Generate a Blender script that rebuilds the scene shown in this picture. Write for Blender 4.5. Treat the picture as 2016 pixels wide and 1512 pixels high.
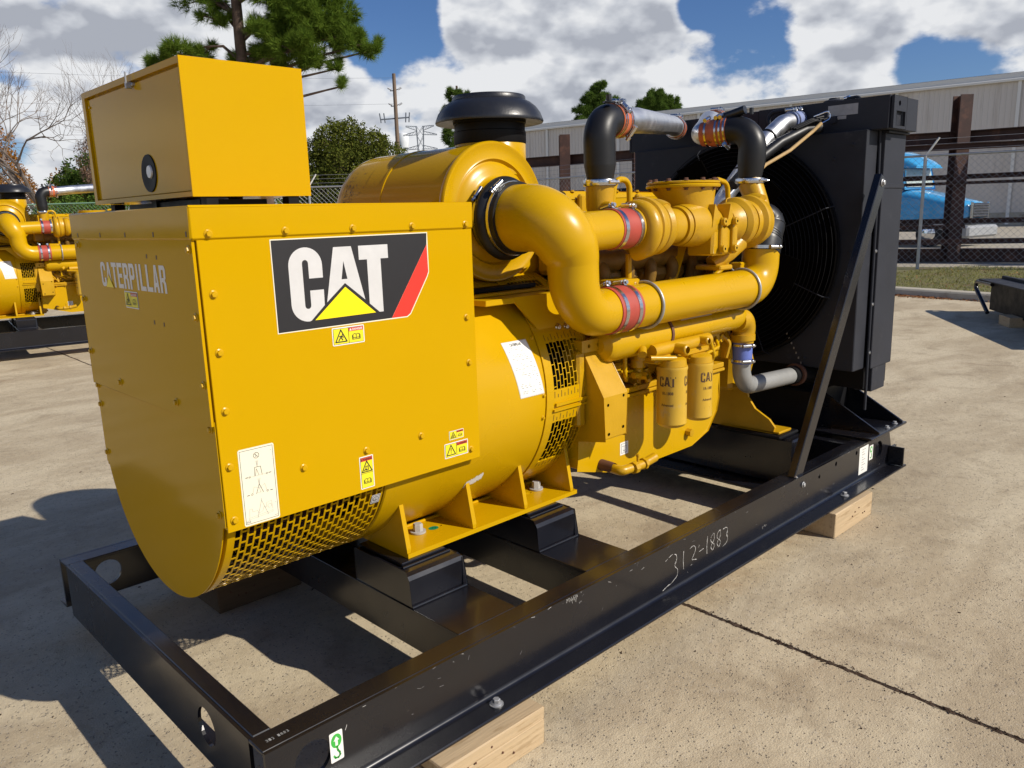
import bpy, math, random, colorsys
from math import sin, cos, pi, radians, sqrt
from mathutils import Vector, Matrix, Euler
from mathutils.geometry import tessellate_polygon

for _o in list(bpy.data.objects):
    bpy.data.objects.remove(_o)
random.seed(7)
SC = bpy.context.scene
COL = SC.collection

# ------------------------------------------------------------------ camera
cam_d = bpy.data.cameras.new("camera")
cam = bpy.data.objects.new("camera", cam_d)
COL.objects.link(cam)
cam_d.sensor_width = 36.0
cam_d.lens = 36.0 * 1569.03 / 2016.0
cam_d.clip_start = 0.05
cam_d.clip_end = 3000.0
YAW, PITCH, ROLL = 0.804585674, -0.208339198, -0.0298551173
_f = Vector((cos(YAW) * cos(PITCH), sin(YAW) * cos(PITCH), sin(PITCH)))
_r0 = Vector((sin(YAW), -cos(YAW), 0.0))
_u0 = _r0.cross(_f)
_r = _r0 * cos(ROLL) + _u0 * sin(ROLL)
_u = -_r0 * sin(ROLL) + _u0 * cos(ROLL)
M = Matrix((( _r.x, _u.x, -_f.x, -0.8972), (_r.y, _u.y, -_f.y, -2.6274), (_r.z, _u.z, -_f.z, 1.6767), (0, 0, 0, 1)))
cam.matrix_world = M
SC.camera = cam

# ------------------------------------------------------------------ sky and sun
SUN_DIR = Vector((0.50, -1.27, 1.0)).normalized()          # towards the sun
sun_el = math.asin(SUN_DIR.z)
sun_az = math.atan2(SUN_DIR.x, SUN_DIR.y)
W = bpy.data.worlds.new("World")
SC.world = W
W.use_nodes = True


def nd(nt, typ, **kw):
    n = nt.nodes.new(typ)
    for k, v in kw.items():
        setattr(n, k, v)
    return n


def build_world():
    nt = W.node_tree
    nt.nodes.clear()
    L = nt.links.new
    out = nd(nt, 'ShaderNodeOutputWorld')
    bg = nd(nt, 'ShaderNodeBackground')
    bg.inputs['Strength'].default_value = 0.062
    L(bg.outputs[0], out.inputs[0])
    sky = nd(nt, 'ShaderNodeTexSky', sky_type='NISHITA')
    sky.sun_disc = False
    sky.sun_elevation = sun_el
    sky.sun_rotation = sun_az
    sky.air_density = 1.0
    sky.dust_density = 0.35
    sky.ozone_density = 2.2
    tc = nd(nt, 'ShaderNodeTexCoord')
    sep = nd(nt, 'ShaderNodeSeparateXYZ')
    L(tc.outputs['Generated'], sep.inputs[0])

    def math_(op, a, b=None, clamp=False):
        m = nd(nt, 'ShaderNodeMath', operation=op)
        m.use_clamp = clamp
        for i, s in enumerate((a, b)):
            if s is None:
                continue
            if isinstance(s, (int, float)):
                m.inputs[i].default_value = s
            else:
                L(s, m.inputs[i])
        return m.outputs[0]

    # direction flattened towards the horizon like a cloud deck
    zz = math_('ADD', math_('ABSOLUTE', sep.outputs[2]), 0.22)
    ux = math_('DIVIDE', sep.outputs[0], zz)
    uy = math_('DIVIDE', sep.outputs[1], zz)

    def field(du, dv, seed, scale, detail, dz=0.0):
        comb = nd(nt, 'ShaderNodeCombineXYZ')
        L(math_('ADD', sep.outputs[0], du), comb.inputs[0])
        L(math_('ADD', sep.outputs[1], dv), comb.inputs[1])
        L(math_('MULTIPLY', math_('ADD', sep.outputs[2], seed + dz), 1.7), comb.inputs[2])
        n = nd(nt, 'ShaderNodeTexNoise')
        n.inputs['Scale'].default_value = scale
        n.inputs['Detail'].default_value = detail
        n.inputs['Roughness'].default_value = 0.53
        n.inputs['Distortion'].default_value = 0.0
        L(comb.outputs[0], n.inputs['Vector'])
        return n.outputs['Fac']

    def blob(d, r0, r1, amp):
        """amp inside the cone r0 falling to 0 at r1 (degrees) round the direction d"""
        v = Vector(d).normalized()
        dp = nd(nt, 'ShaderNodeVectorMath', operation='DOT_PRODUCT')
        L(tc.outputs['Generated'], dp.inputs[0])
        dp.inputs[1].default_value = v
        mr = nd(nt, 'ShaderNodeMapRange', interpolation_type='SMOOTHSTEP')
        mr.inputs['From Min'].default_value = cos(radians(r1))
        mr.inputs['From Max'].default_value = cos(radians(r0))
        mr.inputs['To Min'].default_value = 0.0
        mr.inputs['To Max'].default_value = amp
        L(dp.outputs['Value'], mr.inputs['Value'])
        return mr.outputs[0]

    blobs = CLOUD_BLOBS
    # broken clouds crowd the horizon and open to clear blue overhead
    el_ = nd(nt, 'ShaderNodeMapRange', interpolation_type='SMOOTHSTEP')
    L(sep.outputs[2], el_.inputs['Value'])
    el_.inputs['From Min'].default_value = 0.30
    el_.inputs['From Max'].default_value = 0.62
    el_.inputs['To Min'].default_value = 0.02
    el_.inputs['To Max'].default_value = -0.22
    acc = el_.outputs[0]
    for b in blobs:
        o = blob(*b)
        acc = o if acc is None else math_('ADD', acc, o)
    den = math_('ADD', field(0, 0, 3.7, 7.0, 9), acc)
    den_up = math_('ADD', field(0, 0, 3.7, 7.0, 4, dz=0.018), acc)
    cov = nd(nt, 'ShaderNodeMapRange', interpolation_type='SMOOTHSTEP')
    L(den, cov.inputs['Value'])
    cov.inputs['From Min'].default_value = 0.47
    cov.inputs['From Max'].default_value = 0.57
    # shade: thick parts and undersides grey, rims and tops white
    thick = nd(nt, 'ShaderNodeMapRange', interpolation_type='SMOOTHSTEP')
    L(den_up, thick.inputs['Value'])
    thick.inputs['From Min'].default_value = 0.52
    thick.inputs['From Max'].default_value = 0.84
    grad = math_('MULTIPLY', math_('SUBTRACT', den_up, den), 5.0)
    shade = math_('ADD', math_('MULTIPLY', thick.outputs[0], 0.72), grad)
    fine = field(3.1, 1.7, 9.1, 9.0, 6)
    shade2 = math_('ADD', shade, math_('MULTIPLY', math_('SUBTRACT', fine, 0.5), 0.9), clamp=True)
    cr = nd(nt, 'ShaderNodeValToRGB')
    L(shade2, cr.inputs[0])
    e = cr.color_ramp.elements
    e[0].position = 0.0
    e[0].color = (0.94, 0.955, 0.98, 1)
    e[1].position = 0.95
    e[1].color = (0.47, 0.50, 0.57, 1)
    mid = cr.color_ramp.elements.new(0.5)
    mid.color = (0.68, 0.71, 0.77, 1)
    csc = nd(nt, 'ShaderNodeVectorMath', operation='SCALE')
    csc.inputs['Scale'].default_value = 13.5
    L(cr.outputs[0], csc.inputs[0])
    hs = nd(nt, 'ShaderNodeHueSaturation')
    hs.inputs['Saturation'].default_value = 1.12
    hs.inputs['Value'].default_value = 1.0
    L(sky.outputs[0], hs.inputs['Color'])
    mx = nd(nt, 'ShaderNodeMix', data_type='RGBA')
    L(cov.outputs[0], mx.inputs[0])
    tint = nd(nt, 'ShaderNodeVectorMath', operation='MULTIPLY')
    tint.inputs[1].default_value = (0.86, 1.02, 1.38)
    L(hs.outputs[0], tint.inputs[0])
    L(tint.outputs[0], mx.inputs[6])
    L(csc.outputs[0], mx.inputs[7])
    L(mx.outputs[2], bg.inputs['Color'])


def vdir(az, el):
    """azimuth in degrees counter-clockwise from +X, elevation in degrees"""
    a, e = radians(az), radians(el)
    return (cos(a) * cos(e), sin(a) * cos(e), sin(e))


CLOUD_BLOBS = [
    (vdir(45, 4), 20, 45, 0.075),      # general bank towards the skyline
    (vdir(38, 13.5), 2.5, 5, 0.12),    # big cumulus right of the middle
    (vdir(45, 14), 2.5, 6, 0.14),
    (vdir(66, 11), 5, 10, 0.07),       # bank on the left
    (vdir(20, 14.5), 4, 9, 0.14),      # grey bank on the right
    (vdir(54.5, 13.8), 2.0, 5.5, -0.30),   # blue gaps
    (vdir(33, 14.0), 1.2, 3.2, -0.30),
    (vdir(19, 8.6), 0.6, 3.0, -0.16),
    (vdir(74, 17), 2.5, 6, -0.30),
    (vdir(53, 8), 0.5, 3.0, -0.08),
]
build_world()

sun_d = bpy.data.lights.new("sun", 'SUN')
sun_d.energy = 5.0
sun_d.angle = radians(0.53)
sun_d.color = (1.0, 0.93, 0.82)
sun = bpy.data.objects.new("sun", sun_d)
COL.objects.link(sun)
sun.rotation_euler = SUN_DIR.to_track_quat('Z', 'Y').to_euler()
sun.location = (0, -10, 30)

SC.view_settings.view_transform = 'Standard'
SC.view_settings.look = 'None'
SC.view_settings.exposure = 0.03
SC.view_settings.gamma = 1.0
SC.view_settings.use_curve_mapping = False
SC.cycles.max_bounces = 8
SC.cycles.diffuse_bounces = 3
SC.cycles.glossy_bounces = 4
SC.cycles.transparent_max_bounces = 8
SC.cycles.caustics_reflective = False
SC.cycles.caustics_refractive = False
SC.cycles.sample_clamp_indirect = 6.0

# ------------------------------------------------------------------ materials
MATS = {}


def base_mat(name, col, rough=0.5, metal=0.0, coat=0.0, spec=0.5, var=0.0, vscale=6.0, bump=0.0, bscale=60.0,
             rvar=0.0, dark=None, dscale=3.0, dthr=(0.55, 0.7), stretch=None, coat_rough=0.05, detail=4, damt=1.0, ior=1.5):
    """painted / plain surface: base colour, slight value variation, optional stain colour, roughness variation, fine bump"""
    m = bpy.data.materials.new(name)
    m.use_nodes = True
    nt = m.node_tree
    L = nt.links.new
    b = nt.nodes['Principled BSDF']
    b.inputs['Base Color'].default_value = (*col, 1)
    b.inputs['Roughness'].default_value = rough
    b.inputs['Metallic'].default_value = metal
    b.inputs['Coat Weight'].default_value = coat
    b.inputs['Coat Roughness'].default_value = coat_rough
    b.inputs['Specular IOR Level'].default_value = spec
    b.inputs['IOR'].default_value = ior
    tc = nd(nt, 'ShaderNodeTexCoord')
    vec = tc.outputs['Object']
    if stretch:
        mp = nd(nt, 'ShaderNodeMapping')
        mp.inputs['Scale'].default_value = stretch
        L(vec, mp.inputs[0])
        vec = mp.outputs[0]
    colout = None
    if var > 0 or rvar > 0:
        n = nd(nt, 'ShaderNodeTexNoise')
        n.inputs['Scale'].default_value = vscale
        n.inputs['Detail'].default_value = detail
        n.inputs['Roughness'].default_value = 0.6
        L(vec, n.inputs['Vector'])
        if var > 0:
            mr = nd(nt, 'ShaderNodeMapRange')
            L(n.outputs['Fac'], mr.inputs['Value'])
            mr.inputs['From Min'].default_value = 0.25
            mr.inputs['From Max'].default_value = 0.75
            mr.inputs['To Min'].default_value = 1 - var
            mr.inputs['To Max'].default_value = 1 + var
            mm = nd(nt, 'ShaderNodeVectorMath', operation='SCALE')
            mm.inputs[0].default_value = col
            L(mr.outputs[0], mm.inputs['Scale'])
            colout = mm.outputs[0]
        if rvar > 0:
            mr = nd(nt, 'ShaderNodeMapRange')
            L(n.outputs['Fac'], mr.inputs['Value'])
            mr.inputs['From Min'].default_value = 0.3
            mr.inputs['From Max'].default_value = 0.7
            mr.inputs['To Min'].default_value = max(0.02, rough - rvar)
            mr.inputs['To Max'].default_value = rough + rvar
            L(mr.outputs[0], b.inputs['Roughness'])
    if dark is not None:
        n2 = nd(nt, 'ShaderNodeTexNoise')
        n2.inputs['Scale'].default_value = dscale
        n2.inputs['Detail'].default_value = 9
        n2.inputs['Roughness'].default_value = 0.68
        L(vec, n2.inputs['Vector'])
        mr = nd(nt, 'ShaderNodeMapRange', interpolation_type='SMOOTHSTEP')
        L(n2.outputs['Fac'], mr.inputs['Value'])
        mr.inputs['From Min'].default_value = dthr[0]
        mr.inputs['From Max'].default_value = dthr[1]
        mr.inputs['To Max'].default_value = damt
        mx = nd(nt, 'ShaderNodeMix', data_type='RGBA')
        L(mr.outputs[0], mx.inputs[0])
        if colout is not None:
            L(colout, mx.inputs[6])
        else:
            mx.inputs[6].default_value = (*col, 1)
        mx.inputs[7].default_value = (*dark, 1)
        colout = mx.outputs[2]
    if colout is not None:
        L(colout, b.inputs['Base Color'])
    if bump > 0:
        n3 = nd(nt, 'ShaderNodeTexNoise')
        n3.inputs['Scale'].default_value = bscale
        n3.inputs['Detail'].default_value = 3
        L(vec, n3.inputs['Vector'])
        bp = nd(nt, 'ShaderNodeBump')
        bp.inputs['Strength'].default_value = 1.0
        bp.inputs['Distance'].default_value = bump
        L(n3.outputs['Fac'], bp.inputs['Height'])
        L(bp.outputs[0], b.inputs['Normal'])
        if coat > 0:
            L(bp.outputs[0], b.inputs['Coat Normal'])
    MATS[name] = m
    return m


YEL = (0.54, 0.312, 0.001)
base_mat('yellow_paint', YEL, 0.28, var=0.035, vscale=2.5, bump=0.00006, bscale=220, rvar=0.05, spec=0.5, ior=1.36,
         dark=(0.45, 0.25, 0.01), dscale=1.6, dthr=(0.58, 0.8), damt=0.35)
base_mat('yellow_sheet', YEL, 0.11, var=0.025, vscale=1.6, bump=0.0006, bscale=2.6, rvar=0.03, spec=0.5, ior=1.19,
         dark=(0.46, 0.26, 0.01), dscale=1.1, dthr=(0.6, 0.85), damt=0.5)
base_mat('yellow_cast', (0.51, 0.285, 0.003), 0.36, var=0.07, vscale=9, bump=0.0006, bscale=110, rvar=0.06,
         dark=(0.25, 0.11, 0.006), dscale=7, dthr=(0.57, 0.74), damt=0.6)
base_mat('yellow_dusty', (0.72, 0.47, 0.05), 0.5, var=0.06, vscale=12, bump=0.0002, bscale=90, dark=(0.6, 0.5, 0.28), dscale=5, dthr=(0.5, 0.75), damt=0.6)
base_mat('black_paint', (0.007, 0.007, 0.010), 0.25, var=0.2, vscale=4, bump=0.0002, bscale=5, rvar=0.06, spec=0.55, coat=0.15, coat_rough=0.1,
         dark=(0.05, 0.045, 0.04), dscale=26, dthr=(0.66, 0.78), damt=0.7)
base_mat('black_matt', (0.007, 0.007, 0.008), 0.5, var=0.2, vscale=8, rvar=0.1, spec=0.15)
base_mat('black_gray_paint', (0.032, 0.034, 0.042), 0.5, spec=0.12, var=0.15, vscale=5, rvar=0.08, dark=(0.06, 0.06, 0.068), dscale=9, dthr=(0.6, 0.72), damt=0.7)
base_mat('black_rubber', (0.010, 0.010, 0.011), 0.42, spec=0.4, rvar=0.05, vscale=12, bump=0.0002, bscale=60)
base_mat('black_plastic', (0.016, 0.017, 0.021), 0.36, spec=0.5, rvar=0.06, vscale=18, bump=0.0003, bscale=120,
         dark=(0.04, 0.04, 0.045), dscale=40, dthr=(0.6, 0.8))
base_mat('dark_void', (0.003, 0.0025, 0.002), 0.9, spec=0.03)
base_mat('copper_winding', (0.05, 0.012, 0.006), 0.6, var=0.4, vscale=30)
base_mat('red_silicone', (0.40, 0.060, 0.04), 0.5, var=0.12, vscale=20, bump=0.0003, bscale=150)
base_mat('orange_silicone', (0.52, 0.13, 0.05), 0.45, var=0.2, vscale=20, bump=0.0004, bscale=80, dark=(0.15, 0.04, 0.02), dscale=18, dthr=(0.55, 0.7))
base_mat('blue_silicone', (0.12, 0.17, 0.50), 0.5, var=0.1, vscale=20)
base_mat('blue_silicone_pale', (0.20, 0.25, 0.45), 0.5, var=0.1, vscale=20)
base_mat('steel', (0.62, 0.62, 0.63), 0.22, metal=1.0, rvar=0.08, vscale=30)
base_mat('zinc', (0.42, 0.42, 0.42), 0.45, metal=0.6, var=0.2, vscale=40)
base_mat('bolt_paint_gray', (0.38, 0.37, 0.35), 0.5, var=0.1, vscale=40)
base_mat('aluminium', (0.66, 0.67, 0.69), 0.42, metal=1.0, rvar=0.06, vscale=14, var=0.1, bump=0.0001, bscale=90)
base_mat('gray_pipe', (0.33, 0.33, 0.32), 0.45, metal=0.3, var=0.1, vscale=15)
base_mat('rust', (0.11, 0.045, 0.025), 0.75, var=0.35, vscale=18, bump=0.0005, bscale=60)
base_mat('tan_hose', (0.50, 0.33, 0.14), 0.7, var=0.15, vscale=30)
base_mat('white_vinyl', (0.78, 0.77, 0.72), 0.4, var=0.03, vscale=30)
base_mat('silver_vinyl', (0.66, 0.65, 0.64), 0.30, metal=0.15, var=0.05, vscale=25)
base_mat('cream_vinyl', (0.80, 0.75, 0.58), 0.4)
base_mat('warn_yellow', (0.80, 0.70, 0.02), 0.4)
base_mat('logo_yellow', (0.90, 0.72, 0.0), 0.4)
base_mat('logo_black', (0.010, 0.009, 0.011), 0.5, var=0.1, vscale=40)
base_mat('logo_red', (0.72, 0.035, 0.02), 0.4)
base_mat('print_black', (0.02, 0.02, 0.02), 0.5)
base_mat('print_gray', (0.30, 0.30, 0.28), 0.5)
base_mat('print_brown', (0.09, 0.045, 0.02), 0.5)
base_mat('label_red', (0.62, 0.06, 0.03), 0.4)
base_mat('label_green', (0.05, 0.42, 0.06), 0.4)
base_mat('seal_green', (0.0, 0.22, 0.10), 0.4)
base_mat('chalk', (0.62, 0.60, 0.56), 0.9, var=0.2, vscale=120)
base_mat('plate_gray', (0.30, 0.29, 0.29), 0.45, metal=0.3, var=0.15, vscale=30)
base_mat('filter_paint', (0.60, 0.37, 0.035), 0.38, var=0.05, vscale=15, dark=(0.5, 0.36, 0.14), dscale=14, dthr=(0.55, 0.75))
base_mat('manifold_shade_dark', (0.20, 0.105, 0.01), 0.6, var=0.3, vscale=15, bump=0.0005, bscale=80)


def concrete_mat():
    m = bpy.data.materials.new('concrete')
    m.use_nodes = True
    nt = m.node_tree
    L = nt.links.new
    b = nt.nodes['Principled BSDF']
    b.inputs['Roughness'].default_value = 0.9
    b.inputs['Specular IOR Level'].default_value = 0.25
    tc = nd(nt, 'ShaderNodeTexCoord')
    P = tc.outputs['Object']

    def noise(scale, detail=6, rough=0.6, dist=0.0, st=None):
        n = nd(nt, 'ShaderNodeTexNoise')
        n.inputs['Scale'].default_value = scale
        n.inputs['Detail'].default_value = detail
        n.inputs['Roughness'].default_value = rough
        n.inputs['Distortion'].default_value = dist
        if st:
            mp = nd(nt, 'ShaderNodeMapping')
            mp.inputs['Scale'].default_value = st
            mp.inputs['Rotation'].default_value = (0, 0, 0.35)
            L(P, mp.inputs[0])
            L(mp.outputs[0], n.inputs['Vector'])
        else:
            L(P, n.inputs['Vector'])
        return n.outputs['Fac']

    def ramp(v, a, c, lo=0.0, hi=1.0):
        mr = nd(nt, 'ShaderNodeMapRange', interpolation_type='SMOOTHSTEP')
        L(v, mr.inputs['Value'])
        mr.inputs['From Min'].default_value = a
        mr.inputs['From Max'].default_value = c
        mr.inputs['To Min'].default_value = lo
        mr.inputs['To Max'].default_value = hi
        return mr.outputs[0]

    def mix(fac, c1, c2):
        x = nd(nt, 'ShaderNodeMix', data_type='RGBA')
        if isinstance(fac, float):
            x.inputs[0].default_value = fac
        else:
            L(fac, x.inputs[0])
        for i, c in ((6, c1), (7, c2)):
            if isinstance(c, tuple):
                x.inputs[i].default_value = (*c, 1)
            else:
                L(c, x.inputs[i])
        return x.outputs[2]

    c = mix(ramp(noise(0.7, 9, 0.65, 0.4, (1, 2.2, 1)), 0.38, 0.62), (0.56, 0.475, 0.33), (0.43, 0.35, 0.235))
    c = mix(ramp(noise(2.6, 8, 0.7, 0.6), 0.49, 0.68, 0, 0.55), c, (0.30, 0.235, 0.155))
    c = mix(ramp(noise(1.1, 9, 0.7, 0.2, (1, 1.6, 1)), 0.58, 0.74, 0, 0.5), c, (0.33, 0.225, 0.14))
    c = mix(ramp(noise(9, 6, 0.7), 0.56, 0.75, 0, 0.5), c, (0.53, 0.46, 0.36))
    c = mix(ramp(noise(22, 6, 0.75), 0.52, 0.70, 0, 0.45), c, (0.27, 0.215, 0.15))
    # exposed aggregate: fine dark and pale grains
    vor = nd(nt, 'ShaderNodeTexVoronoi')
    vor.inputs['Scale'].default_value = 70
    L(P, vor.inputs['Vector'])
    gr = ramp(vor.outputs['Distance'], 0.18, 0.32, 1, 0)
    pick = ramp(noise(38, 4), 0.46, 0.58)
    mm = nd(nt, 'ShaderNodeMath', operation='MULTIPLY')
    L(gr, mm.inputs[0]); L(pick, mm.inputs[1])
    m2 = nd(nt, 'ShaderNodeMath', operation='MULTIPLY')
    L(mm.outputs[0], m2.inputs[0]); m2.inputs[1].default_value = 0.9
    c = mix(m2.outputs[0], c, (0.13, 0.10, 0.07))
    v2 = nd(nt, 'ShaderNodeTexVoronoi')
    v2.inputs['Scale'].default_value = 70
    L(P, v2.inputs['Vector'])
    g2 = ramp(v2.outputs['Distance'], 0.12, 0.26, 0.5, 0)
    c = mix(g2, c, (0.56, 0.50, 0.41))
    L(c, b.inputs['Base Color'])
    n = noise(150, 4, 0.7)
    n2 = noise(14, 6, 0.6)
    ad = nd(nt, 'ShaderNodeMath', operation='MULTIPLY_ADD')
    L(n2, ad.inputs[0]); ad.inputs[1].default_value = 2.0; L(n, ad.inputs[2])
    sb = nd(nt, 'ShaderNodeMath', operation='SUBTRACT')
    L(ad.outputs[0], sb.inputs[0]); L(mm.outputs[0], sb.inputs[1])
    bp = nd(nt, 'ShaderNodeBump')
    bp.inputs['Strength'].default_value = 0.9
    bp.inputs['Distance'].default_value = 0.004
    L(sb.outputs[0], bp.inputs['Height'])
    L(bp.outputs[0], b.inputs['Normal'])
    MATS['concrete'] = m


concrete_mat()
base_mat('curb_concrete', (0.42, 0.38, 0.30), 0.9, var=0.12, vscale=3, dark=(0.16, 0.12, 0.08), dscale=2.2, dthr=(0.52, 0.68), damt=0.8, bump=0.003, bscale=60)
base_mat('joint_dirt', (0.05, 0.028, 0.015), 0.95, var=0.5, vscale=40, bump=0.004, bscale=120)
base_mat('asphalt', (0.055, 0.052, 0.05), 0.9, var=0.15, vscale=2, bump=0.002, bscale=80)
base_mat('far_lot', (0.36, 0.32, 0.25), 0.9, var=0.1, vscale=0.3)
base_mat('far_ground', (0.10, 0.11, 0.05), 0.95, var=0.2, vscale=0.05)
base_mat('turf_soil', (0.13, 0.12, 0.045), 0.95, var=0.35, vscale=3, dark=(0.16, 0.10, 0.05), dscale=1.6, dthr=(0.5, 0.66))
base_mat('grass_blade', (0.15, 0.17, 0.04), 0.7, var=0.5, vscale=1.5)
base_mat('leaf_litter', (0.30, 0.12, 0.04), 0.8, var=0.6, vscale=30)
base_mat('galvanised', (0.42, 0.43, 0.44), 0.45, metal=0.7, var=0.15, vscale=8)
base_mat('galv_wire', (0.36, 0.36, 0.35), 0.5, metal=0.5)
base_mat('vinyl_green', (0.20, 0.34, 0.22), 0.5)
base_mat('wall_metal', (0.70, 0.645, 0.575), 0.55, var=0.06, vscale=0.5, stretch=(1, 1, 0.12), dark=(0.50, 0.44, 0.37), dscale=1.2, dthr=(0.5, 0.75), damt=0.6)
base_mat('trim_light', (0.80, 0.78, 0.72), 0.5)
base_mat('rack_rust', (0.050, 0.020, 0.014), 0.7, var=0.35, vscale=3, dark=(0.12, 0.05, 0.03), dscale=2, dthr=(0.5, 0.7))
base_mat('truck_blue', (0.055, 0.36, 0.68), 0.25, coat=0.6, var=0.04, vscale=2)
base_mat('truck_dark', (0.02, 0.022, 0.025), 0.5)
base_mat('truck_gray', (0.30, 0.31, 0.32), 0.5)
base_mat('chrome', (0.75, 0.76, 0.78), 0.12, metal=1.0)
base_mat('windscreen', (0.42, 0.47, 0.43), 0.2, spec=0.9)  # pale grey-green: reflections on the glass put into the base colour
base_mat('tyre', (0.018, 0.018, 0.018), 0.8)
base_mat('bark_pine', (0.10, 0.065, 0.045), 0.9, var=0.45, vscale=9, bump=0.01, bscale=14)
base_mat('bark_pale', (0.15, 0.12, 0.10), 0.9, var=0.3, vscale=5)
base_mat('pole_wood', (0.17, 0.12, 0.085), 0.9, var=0.3, vscale=3, stretch=(6, 6, 0.5))
base_mat('tower_steel', (0.13, 0.15, 0.18), 0.6)
base_mat('tank_white', (0.72, 0.74, 0.76), 0.5)
base_mat('insulator', (0.55, 0.56, 0.58), 0.3)
base_mat('wood_lumber', (0.46, 0.34, 0.20), 0.75, var=0.10, vscale=5, stretch=(1, 14, 14), dark=(0.30, 0.20, 0.10), dscale=4, dthr=(0.55, 0.62), damt=0.7,
         bump=0.0015, bscale=9)
base_mat('wood_dark_shaded', (0.10, 0.065, 0.035), 0.85, var=0.2, vscale=5, stretch=(1, 12, 12), bump=0.001, bscale=9)  # aged brown, darkened further for the shade under the far rail
base_mat('wood_end', (0.34, 0.23, 0.12), 0.85, var=0.2, vscale=12)
base_mat('car_blue', (0.03, 0.08, 0.25), 0.3, coat=0.5)
base_mat('car_white', (0.7, 0.7, 0.7), 0.3, coat=0.5)


def foliage_mat(name, c1, c2, trans=0.25, rough=0.55):
    m = bpy.data.materials.new(name)
    m.use_nodes = True
    nt = m.node_tree
    L = nt.links.new
    b = nt.nodes['Principled BSDF']
    b.inputs['Roughness'].default_value = 0.8
    b.inputs['Specular IOR Level'].default_value = 0.12
    geo = nd(nt, 'ShaderNodeNewGeometry')
    cr = nd(nt, 'ShaderNodeValToRGB')
    L(geo.outputs['Random Per Island'], cr.inputs[0])
    cr.color_ramp.elements[0].color = (*c1, 1)
    cr.color_ramp.elements[1].color = (*c2, 1)
    L(cr.outputs[0], b.inputs['Base Color'])
    tr = nd(nt, 'ShaderNodeBsdfTranslucent')
    L(cr.outputs[0], tr.inputs['Color'])
    mx = nd(nt, 'ShaderNodeMixShader')
    mx.inputs[0].default_value = trans
    L(b.outputs[0], mx.inputs[1])
    L(tr.outputs[0], mx.inputs[2])
    L(mx.outputs[0], nt.nodes['Material Output'].inputs[0])
    MATS[name] = m


foliage_mat('pine_needles', (0.06, 0.12, 0.012), (0.21, 0.30, 0.04), 0.35)
foliage_mat('pine_needles_far', (0.05, 0.10, 0.015), (0.14, 0.21, 0.035), 0.3)
foliage_mat('oak_leaves', (0.06, 0.085, 0.01), (0.17, 0.18, 0.03), 0.3)
foliage_mat('orange_leaves', (0.22, 0.11, 0.03), (0.42, 0.20, 0.05), 0.3)
foliage_mat('brown_leaves', (0.16, 0.10, 0.07), (0.30, 0.20, 0.14), 0.25)
foliage_mat('shrub_leaves', (0.06, 0.12, 0.015), (0.14, 0.22, 0.03), 0.3)
foliage_mat('grass_mix', (0.16, 0.17, 0.04), (0.36, 0.34, 0.12), 0.3)
foliage_mat('litter_mix', (0.20, 0.07, 0.025), (0.45, 0.22, 0.09), 0.1)


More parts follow.
